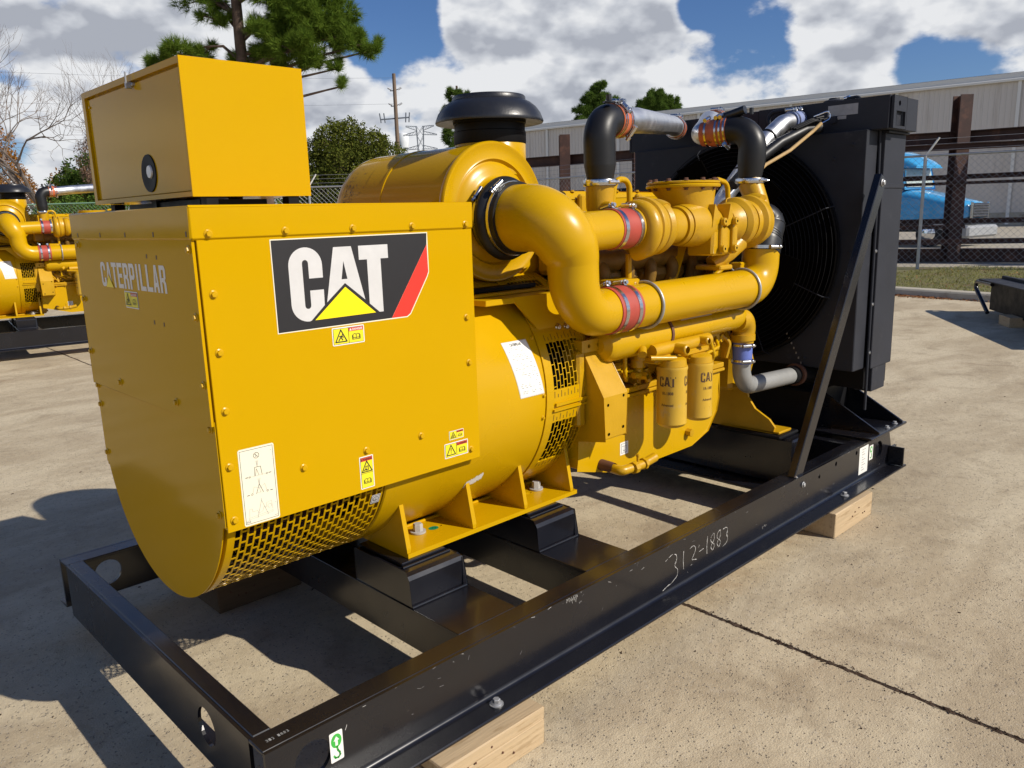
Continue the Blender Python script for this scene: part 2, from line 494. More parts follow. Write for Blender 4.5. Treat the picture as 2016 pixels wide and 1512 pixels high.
# ------------------------------------------------------------------ mesh builder
class MB:
    def __init__(s):
        s.v, s.f, s.m, s.sm = [], [], [], []

    def add(s, vs, fs, mat=0, smooth=False):
        o = len(s.v)
        s.v += [tuple(p) for p in vs]
        for f in fs:
            s.f.append([i + o for i in f])
            s.m.append(mat)
            s.sm.append(smooth)
        return s

    def box(s, x0, x1, y0, y1, z0, z1, mat=0, b=0.0, T=None):
        if x1 < x0: x0, x1 = x1, x0
        if y1 < y0: y0, y1 = y1, y0
        if z1 < z0: z0, z1 = z1, z0
        if b <= 0:
            vs = [(x, y, z) for x in (x0, x1) for y in (y0, y1) for z in (z0, z1)]
            fs = [(0, 1, 3, 2), (4, 6, 7, 5), (0, 4, 5, 1), (2, 3, 7, 6), (0, 2, 6, 4), (1, 5, 7, 3)]
        else:
            b = min(b, (x1 - x0) * .45, (y1 - y0) * .45, (z1 - z0) * .45)
            cx, cy, cz = (x0 + x1) / 2, (y0 + y1) / 2, (z0 + z1) / 2
            hx, hy, hz = (x1 - x0) / 2, (y1 - y0) / 2, (z1 - z0) / 2
            vs, idx = [], {}
            for sx in (-1, 1):
                for sy in (-1, 1):
                    for sz in (-1, 1):
                        for ax in range(3):
                            p = [sx * hx, sy * hy, sz * hz]
                            for k in range(3):
                                if k != ax:
                                    p[k] -= (sx, sy, sz)[k] * b
                            idx[(sx, sy, sz, ax)] = len(vs)
                            vs.append((cx + p[0], cy + p[1], cz + p[2]))
            fs = []
            for ax in range(3):
                o1, o2 = [k for k in range(3) if k != ax]
                for sg in (-1, 1):
                    q = []
                    for a, c in ((-1, -1), (1, -1), (1, 1), (-1, 1)):
                        sgn = [0, 0, 0]
                        sgn[ax], sgn[o1], sgn[o2] = sg, a, c
                        q.append(idx[(*sgn, ax)])
                    fs.append(q)
                for a in (-1, 1):
                    for c in (-1, 1):
                        q = []
                        for e, w in ((-1, o1), (-1, o2), (1, o2), (1, o1)):
                            sgn = [0, 0, 0]
                            sgn[ax], sgn[o1], sgn[o2] = e, a, c
                            q.append(idx[(*sgn, w)])
                        fs.append(q)
            for sx in (-1, 1):
                for sy in (-1, 1):
                    for sz in (-1, 1):
                        fs.append([idx[(sx, sy, sz, k)] for k in range(3)])
        if T is not None:
            vs = [T @ Vector(p) for p in vs]
        return s.add(vs, fs, mat)

    def prism(s, outer, fn, a, c, holes=(), mat=0):
        """polygon (with holes) in 2D, fn(u, v, w) -> 3D, from w=a to w=c"""
        loops = [list(outer)] + [list(h) for h in holes]
        pts = [p for l in loops for p in l]
        tri = tessellate_polygon([[Vector((p[0], p[1], 0)) for p in l] for l in loops])
        n = len(pts)
        vs = [fn(p[0], p[1], a) for p in pts] + [fn(p[0], p[1], c) for p in pts]
        fs = [list(t) for t in tri] + [[i + n for i in reversed(t)] for t in tri]
        o = 0
        for l in loops:
            k = len(l)
            for i in range(k):
                j = (i + 1) % k
                fs.append([o + i, o + j, n + o + j, n + o + i])
            o += k
        return s.add(vs, fs, mat)

    def sheet(s, outer, fn, w, holes=(), mat=0):
        loops = [list(outer)] + [list(h) for h in holes]
        pts = [p for l in loops for p in l]
        tri = tessellate_polygon([[Vector((p[0], p[1], 0)) for p in l] for l in loops])
        return s.add([fn(p[0], p[1], w) for p in pts], [list(t) for t in tri], mat)

    def tube(s, path, r, n=16, caps=True, mat=0, smooth=True):
        P = [Vector(p) for p in path]
        k = len(P)
        R = [r] * k if isinstance(r, (int, float)) else list(r)
        T = []
        for i in range(k):
            a = P[min(i + 1, k - 1)] - P[max(i - 1, 0)]
            T.append(a.normalized())
        ref = Vector((0, 0, 1)) if abs(T[0].z) < 0.9 else Vector((1, 0, 0))
        N = (ref - T[0] * ref.dot(T[0])).normalized()
        vs, fs = [], []
        for i in range(k):
            if i:
                N = (N - T[i] * N.dot(T[i])).normalized()
            B = T[i].cross(N)
            for j in range(n):
                a = 2 * pi * j / n
                vs.append(P[i] + (N * cos(a) + B * sin(a)) * R[i])
        for i in range(k - 1):
            for j in range(n):
                j2 = (j + 1) % n
                fs.append((i * n + j, i * n + j2, (i + 1) * n + j2, (i + 1) * n + j))
        s.add(vs, fs, mat, smooth)
        if caps:
            s.add(vs[:n], [list(range(n))[::-1]], mat)
            s.add(vs[-n:], [list(range(n))], mat)
        return s

    def lathe(s, prof, org, axis='x', n=48, mat=0, smooth=True, a0=0.0, a1=360.0):
        """prof: (h along axis, radius). angle measured from the first transverse axis"""
        full = abs(a1 - a0) >= 359.9
        m = n if full else n + 1
        vs, fs = [], []
        for h, r in prof:
            for j in range(m):
                a = radians(a0 + (a1 - a0) * j / n)
                c, d = r * cos(a), r * sin(a)
                if axis == 'x':
                    p = (h, c, d)
                elif axis == 'y':
                    p = (c, h, d)
                else:
                    p = (c, d, h)
                vs.append((org[0] + p[0], org[1] + p[1], org[2] + p[2]))
        for i in range(len(prof) - 1):
            for j in range(n):
                j2 = (j + 1) % m
                fs.append((i * m + j, i * m + j2, (i + 1) * m + j2, (i + 1) * m + j))
        return s.add(vs, fs, mat, smooth)

    def bolt(s, p, d, r=0.010, h=0.008, mat=0, washer=True):
        """hex head bolt with washer flange at p, pointing along d"""
        d = Vector(d).normalized()
        ref = Vector((0, 0, 1)) if abs(d.z) < 0.9 else Vector((1, 0, 0))
        u = (ref - d * ref.dot(d)).normalized()
        w = d.cross(u)
        p = Vector(p)

        def ring(rad, off, n, ph=0.0):
            return [p + d * off + (u * cos(ph + 2 * pi * i / n) + w * sin(ph + 2 * pi * i / n)) * rad for i in range(n)]
        z = 0.0
        if washer:
            n = 14
            a, b, c = ring(r * 1.45, 0, n), ring(r * 1.45, h * .16, n), ring(r * 1.05, h * .34, n)
            s.add(a + b + c, [(i, (i + 1) % n, n + (i + 1) % n, n + i) for i in range(n)] +
                  [(n + i, n + (i + 1) % n, 2 * n + (i + 1) % n, 2 * n + i) for i in range(n)] + [[2 * n + i for i in range(n)]], mat)
            z = h * .3
        a, b, c = ring(r, z, 6, .3), ring(r, h * .9, 6, .3), ring(r * .86, h, 6, .3)
        s.add(a + b + c, [(i, (i + 1) % 6, 6 + (i + 1) % 6, 6 + i) for i in range(6)] +
              [(6 + i, 6 + (i + 1) % 6, 12 + (i + 1) % 6, 12 + i) for i in range(6)] + [[12 + i for i in range(6)]], mat)
        return s

    def build(s, name, mats, parent=None, sharp=38, kind=None, bevel=0.0, label=None):
        me = bpy.data.meshes.new(name)
        me.from_pydata(s.v, [], s.f)
        if isinstance(mats, str):
            mats = [mats]
        for k in mats:
            me.materials.append(MATS[k])
        me.polygons.foreach_set('material_index', s.m)
        me.polygons.foreach_set('use_smooth', s.sm)
        me.update()
        me.validate()
        if any(s.sm):
            me.set_sharp_from_angle(angle=radians(sharp))
        o = bpy.data.objects.new(name, me)
        COL.objects.link(o)
        if parent is not None:
            o.parent = parent
        if kind:
            o['kind'] = kind
        if label:
            o['label'] = label
        if bevel > 0:
            bm = o.modifiers.new('bevel', 'BEVEL')
            bm.width = bevel
            bm.segments = 2
            bm.limit_method = 'ANGLE'
            bm.angle_limit = radians(40)
            bm.harden_normals = False
        return o


def thing(name, label, cat, loc=(0, 0, 0), rz=0.0, group=None):
    o = bpy.data.objects.new(name, None)
    o.empty_display_size = 0.2
    COL.objects.link(o)
    o.location = loc
    o.rotation_euler = (0, 0, rz)
    return tag(o, label, cat, group)


def tag(o, label, cat, group=None):
    o['label'] = label
    o['category'] = cat
    if group:
        o['group'] = group
    return o


def structure(o):
    o['kind'] = 'structure'
    return o


def circ(cx, cy, r, n=28, a0=0, a1=360, rev=False):
    full = abs(a1 - a0) >= 360
    k = n if full else n + 1
    p = [(cx + r * cos(radians(a0 + (a1 - a0) * i / n)), cy + r * sin(radians(a0 + (a1 - a0) * i / n))) for i in range(k)]
    return p[::-1] if rev else p


def fillet(pts, rad, seg=8):
    """3D polyline with its inner corners rounded"""
    P = [Vector(p) for p in pts]
    if isinstance(rad, (int, float)):
        rad = [rad] * (len(P) - 2)
    out = [P[0]]
    for i in range(1, len(P) - 1):
        a, b = (P[i - 1] - P[i]), (P[i + 1] - P[i])
        la, lb = a.length, b.length
        a.normalize(); b.normalize()
        ang = a.angle(b)
        r = rad[i - 1]
        t = min(r / math.tan(ang / 2), la * .98, lb * .98)
        r = t * math.tan(ang / 2)
        if ang > radians(179):
            out.append(P[i])
            continue
        c = P[i] + (a + b).normalized() * (r / sin(ang / 2))
        s0, s1 = P[i] + a * t - c, P[i] + b * t - c
        tot = s0.angle(s1)
        ax = s0.cross(s1).normalized()
        for k in range(seg + 1):
            out.append(c + Matrix.Rotation(tot * k / seg, 3, ax) @ s0)
    out.append(P[-1])
    return out


# flat print ----------------------------------------------------------------
_txt_cache = {}


def text_mesh(body, bold=0.0):
    key = (body, bold)
    if key in _txt_cache:
        return _txt_cache[key]
    cu = bpy.data.curves.new('txt', 'FONT')
    cu.body = body
    cu.size = 1.0
    cu.offset = bold
    cu.resolution_u = 3
    cu.fill_mode = 'FRONT'
    ob = bpy.data.objects.new('txt', cu)
    COL.objects.link(ob)
    dg = bpy.context.evaluated_depsgraph_get()
    me = ob.evaluated_get(dg).to_mesh()
    vs = [(v.co.x, v.co.y) for v in me.vertices]
    fs = [list(p.vertices) for p in me.polygons]
    ob.evaluated_get(dg).to_mesh_clear()
    bpy.data.objects.remove(ob)
    bpy.data.curves.remove(cu)
    x0, x1 = min(v[0] for v in vs), max(v[0] for v in vs)
    y0, y1 = min(v[1] for v in vs), max(v[1] for v in vs)
    vs = [((x - x0) / (x1 - x0), (y - y0) / (y1 - y0)) for x, y in vs]
    _txt_cache[key] = (vs, fs)
    return vs, fs


class Decal:
    def __init__(s, fn, step=0.00045):
        s.fn, s.step, s.mb = fn, step, MB()
        s.names = []

    def mi(s, mat):
        if mat not in s.names:
            s.names.append(mat)
        return s.names.index(mat)

    def poly(s, pts, mat, lay=0, holes=()):
        s.mb.sheet(pts, s.fn, s.step * (lay + 1), holes, s.mi(mat))

    def rect(s, u0, v0, u1, v1, mat, lay=0, nu=1, nv=1):
        vs = [s.fn(u0 + (u1 - u0) * i / nu, v0 + (v1 - v0) * j / nv, s.step * (lay + 1)) for i in range(nu + 1) for j in range(nv + 1)]
        fs = [(i * (nv + 1) + j, (i + 1) * (nv + 1) + j, (i + 1) * (nv + 1) + j + 1, i * (nv + 1) + j + 1) for i in range(nu) for j in range(nv)]
        s.mb.add(vs, fs, s.mi(mat))

    def rrect(s, u0, v0, u1, v1, r, mat, lay=0):
        p = circ(u1 - r, v1 - r, r, 5, 0, 90) + circ(u0 + r, v1 - r, r, 5, 90, 180) + circ(u0 + r, v0 + r, r, 5, 180, 270) + circ(u1 - r, v0 + r, r, 5, 270, 360 - 1e-6)
        s.poly(p, mat, lay)

    def line(s, pts, w, mat, lay=1, closed=False):
        P = list(pts) + ([pts[0]] if closed else [])
        for a, b in zip(P[:-1], P[1:]):
            d = Vector((b[0] - a[0], b[1] - a[1]))
            if d.length < 1e-9:
                continue
            d.normalize()
            n = Vector((-d.y, d.x)) * w / 2
            e = d * w * 0.35
            q = [(a[0] - e.x + n.x, a[1] - e.y + n.y), (b[0] + e.x + n.x, b[1] + e.y + n.y), (b[0] + e.x - n.x, b[1] + e.y - n.y), (a[0] - e.x - n.x, a[1] - e.y - n.y)]
            s.mb.add([s.fn(p[0], p[1], s.step * (lay + 1)) for p in q], [(0, 1, 2, 3)], s.mi(mat))

    def text(s, body, u0, v0, u1, v1, mat, lay=1, bold=0.0):
        vs, fs = text_mesh(body, bold)
        s.mb.add([s.fn(u0 + (u1 - u0) * x, v0 + (v1 - v0) * y, s.step * (lay + 1)) for x, y in vs], fs, s.mi(mat))

    def build(s, name, parent, label=None):
        return s.mb.build(name, s.names, parent, label=label)


def near_plane(y0):
    return lambda u, v, w: (u, y0 - w, v)


def end_plane(x0):       # u runs towards -y (left to right as seen from -x)
    return lambda u, v, w: (x0 - w, -u, v)


def book(d, u, v, s, mat='print_black', lay=2, w=None):
    w = w or s * 0.07
    d.line([(u - s * .5, v - s * .25), (u - s * .5, v + s * .25), (u - s * .25, v + s * .35), (u, v + s * .25), (u + s * .25, v + s * .35), (u + s * .5, v + s * .25), (u + s * .5, v - s * .25),
            (u + s * .25, v - s * .15), (u, v - s * .25), (u - s * .25, v - s * .15)], w, mat, lay, True)
    d.line([(u, v - s * .25), (u, v + s * .25)], w, mat, lay)
    d.line([(u - s * .6, v + s * .15), (u - s * .6, v - s * .38), (u + s * .6, v - s * .38), (u + s * .6, v + s * .15)], w, mat, lay)


def warn_tri(d, u, v, s, kind='bang', lay=2, w=None):
    w = w or s * 0.08
    d.line([(u - s * .5, v - s * .42), (u + s * .5, v - s * .42), (u, v + s * .5)], w, 'print_black', lay, True)
    if kind == 'bang':
        d.poly([(u - s * .05, v + s * .2), (u + s * .05, v + s * .2), (u + s * .025, v - s * .12), (u - s * .025, v - s * .12)], 'print_black', lay)
        d.poly(circ(u, v - s * .24, s * .05, 10), 'print_black', lay)
    elif kind == 'figure':
        d.line([(u - s * .22, v - s * .32), (u - s * .02, v - s * .05), (u + s * .1, v + s * .05)], w, 'print_black', lay)
        d.line([(u - s * .02, v - s * .05), (u + s * .12, v - s * .28)], w, 'print_black', lay)
        d.line([(u - s * .16, v), (u + s * .02, v + s * .02), (u + s * .2, v - s * .08)], w * .8, 'print_black', lay)
        d.poly(circ(u + s * .12, v + s * .12, s * .05, 8), 'print_black', lay)
    else:
        d.line([(u - s * .1, v - s * .3), (u - s * .1, v + s * .05), (u + s * .12, v + s * .05), (u + s * .12, v - s * .3)], w * .8, 'print_black', lay)
        d.line([(u - s * .3, v - s * .3), (u - s * .12, v - s * .18), (u + s * .02, v - s * .3)], w, 'print_black', lay)


def warn_sticker(name, parent, fn, u0, v0, u1, v1, head, kind='bang', vertical=False):
    d = Decal(fn)
    b = min(u1 - u0, v1 - v0) * 0.06
    d.rrect(u0, v0, u1, v1, b, 'white_vinyl', 0)
    d.rect(u0 + b, v0 + b, u1 - b, v1 - b, 'print_black', 1)
    e = b * 1.35
    d.rect(u0 + e, v0 + e, u1 - e, v1 - e, 'warn_yellow', 2)
    if vertical:
        hh = (v1 - v0) * .11
        d.rect(u0 + e, v1 - e - hh, u1 - e, v1 - e, 'label_red', 3)
        d.text(head, u0 + e * 2.6, v1 - e - hh * .8, u1 - e * 1.2, v1 - e - hh * .2, 'print_black', 4, 0.02)
        d.poly([(u0 + e * 1.3, v1 - e - hh * .8), (u0 + e * 2.3, v1 - e - hh * .8), (u0 + e * 1.8, v1 - e - hh * .15)], 'print_black', 4)
        m = (v0 + v1) / 2 - hh * .2
        d.line([(u0 + e, m), (u1 - e, m)], b * .3, 'print_black', 4)
        warn_tri(d, (u0 + u1) / 2, (m + v1 - e - hh) / 2 + b * .2, (u1 - u0) * .72, kind, 4)
        book(d, (u0 + u1) / 2, (m + v0) / 2, (u1 - u0) * .42, lay=4)
    else:
        m = u0 + (u1 - u0) * .5
        hh = (v1 - v0) * .2
        d.rect(m, v1 - e - hh, u1 - e, v1 - e, 'label_red', 3)
        d.text(head, m + (u1 - m) * .24, v1 - e - hh * .82, u1 - e * 1.5, v1 - e - hh * .2, 'white_vinyl' if head == 'DANGER' else 'print_black', 4, 0.02)
        d.poly([(m + (u1 - m) * .05, v1 - e - hh * .82), (m + (u1 - m) * .2, v1 - e - hh * .82), (m + (u1 - m) * .125, v1 - e - hh * .15)],
               'white_vinyl' if head == 'DANGER' else 'print_black', 4)
        d.line([(m, v0 + e), (m, v1 - e)], b * .35, 'print_black', 4)
        warn_tri(d, (u0 + m) / 2 + e * .3, (v0 + v1) / 2, (v1 - v0) * .72, kind, 4)
        book(d, (m + u1) / 2 - e * .4, (v0 + v1) / 2 - hh * .45, (v1 - v0) * .42, lay=4)
    return d.build(name, parent)


# ================================================================== GENERATOR SET
ZC, RD = 0.968, 0.50          # alternator axis height and drum radius
gen = thing('generator_set', 'large yellow diesel generator set on a black steel skid, nearest the viewer', 'generator', group='yellow generator sets standing in the yard')


def xz(y0):
    return lambda u, v, w: (u, w, v)


def yz(u, v, w):
    return (w, u, v)


def xy(u, v, w):
    return (u, v, w)


def bolts(pts, d, parent, r=0.0085, h=0.009, mat='yellow_paint', name='bolt'):
    """every bolt an object of its own, sharing one mesh"""
    m = MB().bolt((0, 0, 0), d, r, h)
    first = None
    for p in pts:
        if first is None:
            first = m.build(name, mat, parent)
            o = first
        else:
            o = first.copy()
            COL.objects.link(o)
            o.parent = parent
        o.location = p
    return first


# ---- skid frame
def side_rail(sg, holes):
    """sg=-1 near rail, +1 far rail"""
    m = MB()
    y = 0.88 * sg
    web = [(-0.128, 0.147), (3.98, 0.147), (3.90, 0.352), (-0.128, 0.352)]
    hs = [circ(cx, cz, r, 28, rev=True) for cx, cz, r in holes]
    m.prism(web, lambda u, v, w: (u, y - sg * w, v), 0.0, 0.012, hs)
    # top flange turned inward, bottom flange turned outward with a rolled fillet between
    m.box(-0.128, 3.90, y - sg * 0.0125, y - sg * 0.092, 0.340, 0.352, b=0.003)
    m.box(-0.128, 3.965, y + sg * 0.001, y + sg * 0.088, 0.135, 0.147, b=0.003)
    k = 6
    prof = [(0.0, 0.147 + .016)] + [(0.016 - .016 * cos(radians(90 * i / k)), 0.163 - .016 * sin(radians(90 * i / k))) for i in range(k + 1)][1:]
    vs, fs = [], []
    for x in (-0.128, 3.965):
        for a, b_ in prof:
            vs.append((x, y + sg * (a + 0.0006), b_ + 0.0006))
    n = len(prof)
    for i in range(n - 1):
        fs.append((i, i + 1, n + i + 1, n + i))
    m.add(vs, fs, 0, True)
    return m.build('side_rail', 'black_paint', gen, bevel=0.002)


rail_holes = [(0.005, 0.268, 0.054), (3.755, 0.270, 0.052)]
small_holes = [(2.985, 0.30, 0.011), (3.18, 0.322, 0.012), (3.44, 0.322, 0.012)]
railN = side_rail(-1, rail_holes + small_holes)
railF = side_rail(1, [(0.045, 0.240, 0.054), (3.755, 0.270, 0.052)])
m = MB()
m.prism([(-0.79, 0.135), (0.79, 0.135), (0.79, 0.3515), (-0.79, 0.3515)], lambda u, v, w: (w, u, v), -0.128, -0.118,
        [circ(-0.51, 0.254, 0.060, 28, rev=True)])
m.box(-0.117, -0.062, -0.79, 0.79, 0.341, 0.353, b=0.004)
m.box(-0.117, -0.062, -0.79, 0.79, 0.135, 0.146)
endbeam = m.build('end_beam', 'black_paint', gen, bevel=0.003)
# crossmembers (plated) and support beams
for x0, x1, z0 in ((0.60, 0.862, 0.20), (1.235, 1.492, 0.20)):
    m = MB()
    m.box(x0, x1, -0.787, 0.787, 0.338, 0.350, b=0.002)
    m.box(x0 + .004, x0 + .016, -0.86, 0.86, z0, 0.337)
    m.box(x1 - .016, x1 - .004, -0.86, 0.86, z0, 0.337)
    m.build('crossmember', 'black_paint', gen, bevel=0.002)
m = MB()
m.box(2.985, 3.345, -0.865, 0.865, 0.138, 0.152, b=0.003)
m.build('crossmember', 'black_paint', gen)
m = MB()
m.box(3.13, 3.28, -0.66, 0.66, 0.1525, 0.418, b=0.01)
m.build('front_support', 'black_paint', gen)
m = MB()
m.box(3.54, 3.93, -0.865, 0.865, 0.155, 0.335, b=0.006)
m.build('crossmember', 'black_paint', gen)
# sloping end plates closing the bottom flange at the radiator end
for sg in (-1, 1):
    m = MB()
    y = 0.88 * sg
    m.prism([(3.905, 0.149), (3.985, 0.06 + .09), (3.995, 0.25), (3.915, 0.25)], lambda u, v, w: (u, w, v), y + sg * .002, y + sg * .012)
    m.box(3.90, 3.912, y + sg * 0.002, y + sg * 0.090, 0.149, 0.262)
    m.build('rail_end_plate', 'black_paint', gen, bevel=0.002)
# pedestals
for sg in (-1, 1):
    for x0, x1 in ((0.605, 0.852), (1.240, 1.470)):
        m = MB()
        yo, yi = 0.53 * sg, 0.19 * sg
        prof = [(yo, 0.351), (yo, 0.452), (yo - sg * .008, 0.466), (yo - sg * .024, 0.474), (yi, 0.474), (yi, 0.351)]
        m.prism(prof, lambda u, v, w: (w, u, v), x0, x1 - 0.012)
        m.prism([(yo + sg * .008, 0.351), (yo - sg * .012, 0.462), (yi, 0.462), (yi, 0.351)], lambda u, v, w: (w, u, v), x1 - 0.011, x1 + 0.004)
        o = m.build('mounting_pedestal', 'black_paint', gen, bevel=0.004)
        m = MB()
        m.box(x0 + .02, x1 - .03, min(yo - sg * .07, yi), max(yo - sg * .07, yi), 0.475, 0.488, b=0.003)
        m.build('shim_plate', 'black_paint', o)
        m = MB()
        m.tube([(x0, yo + sg * .004, 0.353), (x1, yo + sg * .006, 0.353)], 0.006, 8, mat=0)
        m.tube([(x0 + .015, yo - sg * .06, 0.476), (x1 - .02, yo - sg * .06, 0.476)], 0.005, 8, mat=0)
        m.build('weld_bead', 'black_paint', o)
# rail print: lifting symbol, white tag, chalk number, stamped number
fnR = near_plane(-0.8803)
d = Decal(fnR)
d.rrect(0.056, 0.224, 0.097, 0.314, 0.004, 'white_vinyl', 0)
cx = 0.0765
d.poly([(cx + .0165 * cos(a), 0.286 + .021 * sin(a)) for a in [2 * pi * i / 24 for i in range(24)]], 'label_green', 1)
d.poly([(cx - .004, .272), (cx - .004, .287), (cx - .009, .287), (cx, .300), (cx + .009, .287), (cx + .004, .287), (cx + .004, .272)], 'white_vinyl', 2)
d.line([(cx + .001, .266), (cx + .003, .256), (cx + .008, .248), (cx + .009, .240), (cx + .003, .234), (cx - .006, .236), (cx - .010, .243)], 0.0055, 'label_green', 1)
d.build('lifting_sticker', railN)
d = Decal(fnR)
d.rrect(3.482, 0.180, 3.600, 0.338, 0.003, 'white_vinyl', 0)
for i in range(9):
    v = 0.320 - i * 0.015
    d.rect(3.515, v, 3.515 + (0.05, .03, .042, .02, .048, .03, .05, .025, .04)[i], v + .004, 'print_gray', 1)
d.build('paper_tag', railN)
d = Decal(fnR)
d.rrect(3.618, 0.235, 3.668, 0.322, 0.003, 'white_vinyl', 0)
d.poly([(3.643 + .017 * cos(a), 0.297 + .019 * sin(a)) for a in [2 * pi * i / 20 for i in range(20)]], 'label_green', 1)
d.poly([(3.643 + .009 * cos(a), 0.297 + .010 * sin(a)) for a in [2 * pi * i / 12 for i in range(12)]], 'white_vinyl', 2)
d.line([(3.643, .276), (3.651, .262), (3.652, .252), (3.643, .245), (3.633, .252)], 0.006, 'label_green', 1)
d.build('lifting_sticker', railN)

STROKES = {
    '3': [[(0, .9), (.3, 1), (.75, .92), (.8, .72), (.35, .55), (.8, .42), (.85, .15), (.4, -.05), (0, -.12)]],
    '1': [[(.45, 1), (.4, .5), (.42, 0)]],
    '2': [[(0, .8), (.3, 1), (.75, .9), (.75, .6), (.35, .3), (.05, .05), (.3, .12), (.8, .02)]],
    '-': [[(.1, .5), (.8, .55)]],
    '8': [[(.8, .85), (.45, 1), (.1, .85), (.2, .6), (.7, .35), (.75, .1), (.4, -.02), (.1, .15), (.25, .4), (.7, .65), (.8, .85)]],
}


def chalk(parent, fn, txt, u, v, w, h, lw, slope=0.0, adv=None):
    rnd = random.Random(5)
    d = Decal(fn, 0.0004)
    adv = adv or w * 1.35
    for ch in txt:
        for st in STROKES[ch]:
            P = []
            for a, b in zip(st[:-1], st[1:]):
                for t in (0, .33, .66):
                    P.append((a[0] + (b[0] - a[0]) * t, a[1] + (b[1] - a[1]) * t))
            P.append(st[-1])
            Q = [(u + p[0] * w + rnd.uniform(-1, 1) * w * .012, v + p[1] * h + rnd.uniform(-1, 1) * h * .01) for p in P]
            for a, b in zip(Q[:-1], Q[1:]):
                if rnd.random() < 0.92:
                    d.line([a, b], lw * rnd.uniform(.5, 1.2), 'chalk', 0)
        u += adv
        v += slope
    return d.build('chalk_number', parent)


# chalk number: 312-1883 in loose strokes
chalkA = Decal(fnR, 0.0004)
rc = random.Random(3)


def loose(pts, lw=0.0026, miss=.04):
    P = fillet([(p[0], 0, p[1]) for p in pts], [0.02] * (len(pts) - 2), 4) if len(pts) > 2 else [Vector((p[0], 0, p[1])) for p in pts]
    Q = []
    for a, b in zip(P[:-1], P[1:]):
        n = max(1, int((b - a).length / .008))
        for i in range(n):
            Q.append(a.lerp(b, i / n))
    Q.append(P[-1])
    for a, b in zip(Q[:-1], Q[1:]):
        if rc.random() > miss:
            j = rc.uniform(-.0006, .0006)
            chalkA.line([(a.x + j, a.z), (b.x, b.z + j)], lw * rc.uniform(.35, 1.15), 'chalk', 0)


loose([(1.615, .290), (1.66, .305), (1.700, .295), (1.690, .262), (1.655, .248), (1.700, .235), (1.705, .200), (1.66, .180), (1.63, .176)])
loose([(1.745, .300), (1.742, .255), (1.745, .212)])
loose([(1.790, .288), (1.825, .298), (1.835, .270), (1.810, .240), (1.785, .222), (1.815, .232), (1.84, .224)])
loose([(1.862, .252), (1.895, .256)])
loose([(1.925, .302), (1.920, .262), (1.922, .222)])
for c in (1.965, 2.015):
    loose([(c + .012, .300), (c - .016, .296), (c - .014, .268), (c + .016, .250), (c + .014, .226), (c - .014, .224), (c - .012, .250), (c + .014, .270), (c + .012, .300)])
loose([(2.05, .296), (2.085, .300), (2.09, .275), (2.065, .262), (2.09, .25), (2.088, .225), (2.05, .215)])
loose([(1.60, .168), (1.64, .180)], .004)
chalkA.build('chalk_number', railN)
d = Decal(lambda u, v, w: (u, v, 0.3522 + w))
for i, ch in enumerate('312 1883'):
    if ch != ' ':
        d.text(ch, -0.100 + i * .0085, -0.838, -0.094 + i * .0085, -0.827, 'print_gray', 0)
d.build('stamped_number', railN)
# scuffs on the rail
d = Decal(fnR, 0.0003)
for i in range(60):
    u = rc.uniform(0.1, 3.8)
    v = rc.choice((rc.uniform(.30, .35), rc.uniform(.16, .34), .349))
    a = rc.uniform(-.5, 1.2)
    l = rc.uniform(.003, .018)
    d.line([(u, v), (u + l * cos(a), min(.351, v + l * sin(a)))], rc.uniform(.0005, .0013), 'chalk' if rc.random() < .4 else 'plate_gray', 0)
for cx, cz, n in ((1.05, .345, 22), (2.42, .20, 6)):
    for i in range(n):
        u, v = cx + rc.gauss(0, .02), min(.35, cz + rc.gauss(0, .005))
        d.line([(u, v), (u + rc.uniform(-.004, .004), v - rc.uniform(.004, .014))], .0009, 'chalk', 0)
d.build('scratches', railN, label='pale scratches and chips in the black paint')
for x in (0.63, 3.205):
    m = MB().bolt((x, -0.925, 0.1475), (0, 0, 1), 0.013, 0.020)
    m.lathe([(0, .023), (.003, .023), (.003, .012)], (x, -0.925, 0.1475), 'z', 20)
    m.build('bolt', 'zinc', railN)

# ---- alternator
alt = MB()
alt.lathe([(0.575, 0.02), (0.575, 0.496), (0.58, 0.5), (1.33, 0.5), (1.338, 0.496), (1.338, 0.3)], (0, 0, ZC), 'x', 96)
alternator = alt.build('alternator', 'yellow_paint', gen, sharp=30)
m = MB()
m.lathe([(0.012, 0.05), (0.012, 0.497), (0.014, 0.5), (0.034, 0.5)], (0, 0, ZC), 'x', 96, a0=150, a1=390)
m.lathe([(0.034, 0.5), (0.034, 0.492), (0.014, 0.492)], (0, 0, ZC), 'x', 96, a0=150, a1=390)
m.build('end_ring', 'yellow_paint', alternator)
# inner core with dark windings
m = MB()
m.lathe([(0.02, 0.05), (0.02, 0.30), (0.14, 0.30), (0.16, 0.36), (0.30, 0.38), (0.50, 0.37), (0.57, 0.40)], (0, 0, ZC), 'x', 40, 0)
for i in range(26):
    a = pi + pi * i / 25
    m.box(0.15, 0.55, -0.006, 0.006, 0.37, 0.39, 1, T=Matrix.Translation((0, 0, ZC)) @ Matrix.Rotation(a - pi / 2, 4, 'X'))
m.build('winding', ['dark_void', 'copper_winding'], alternator)


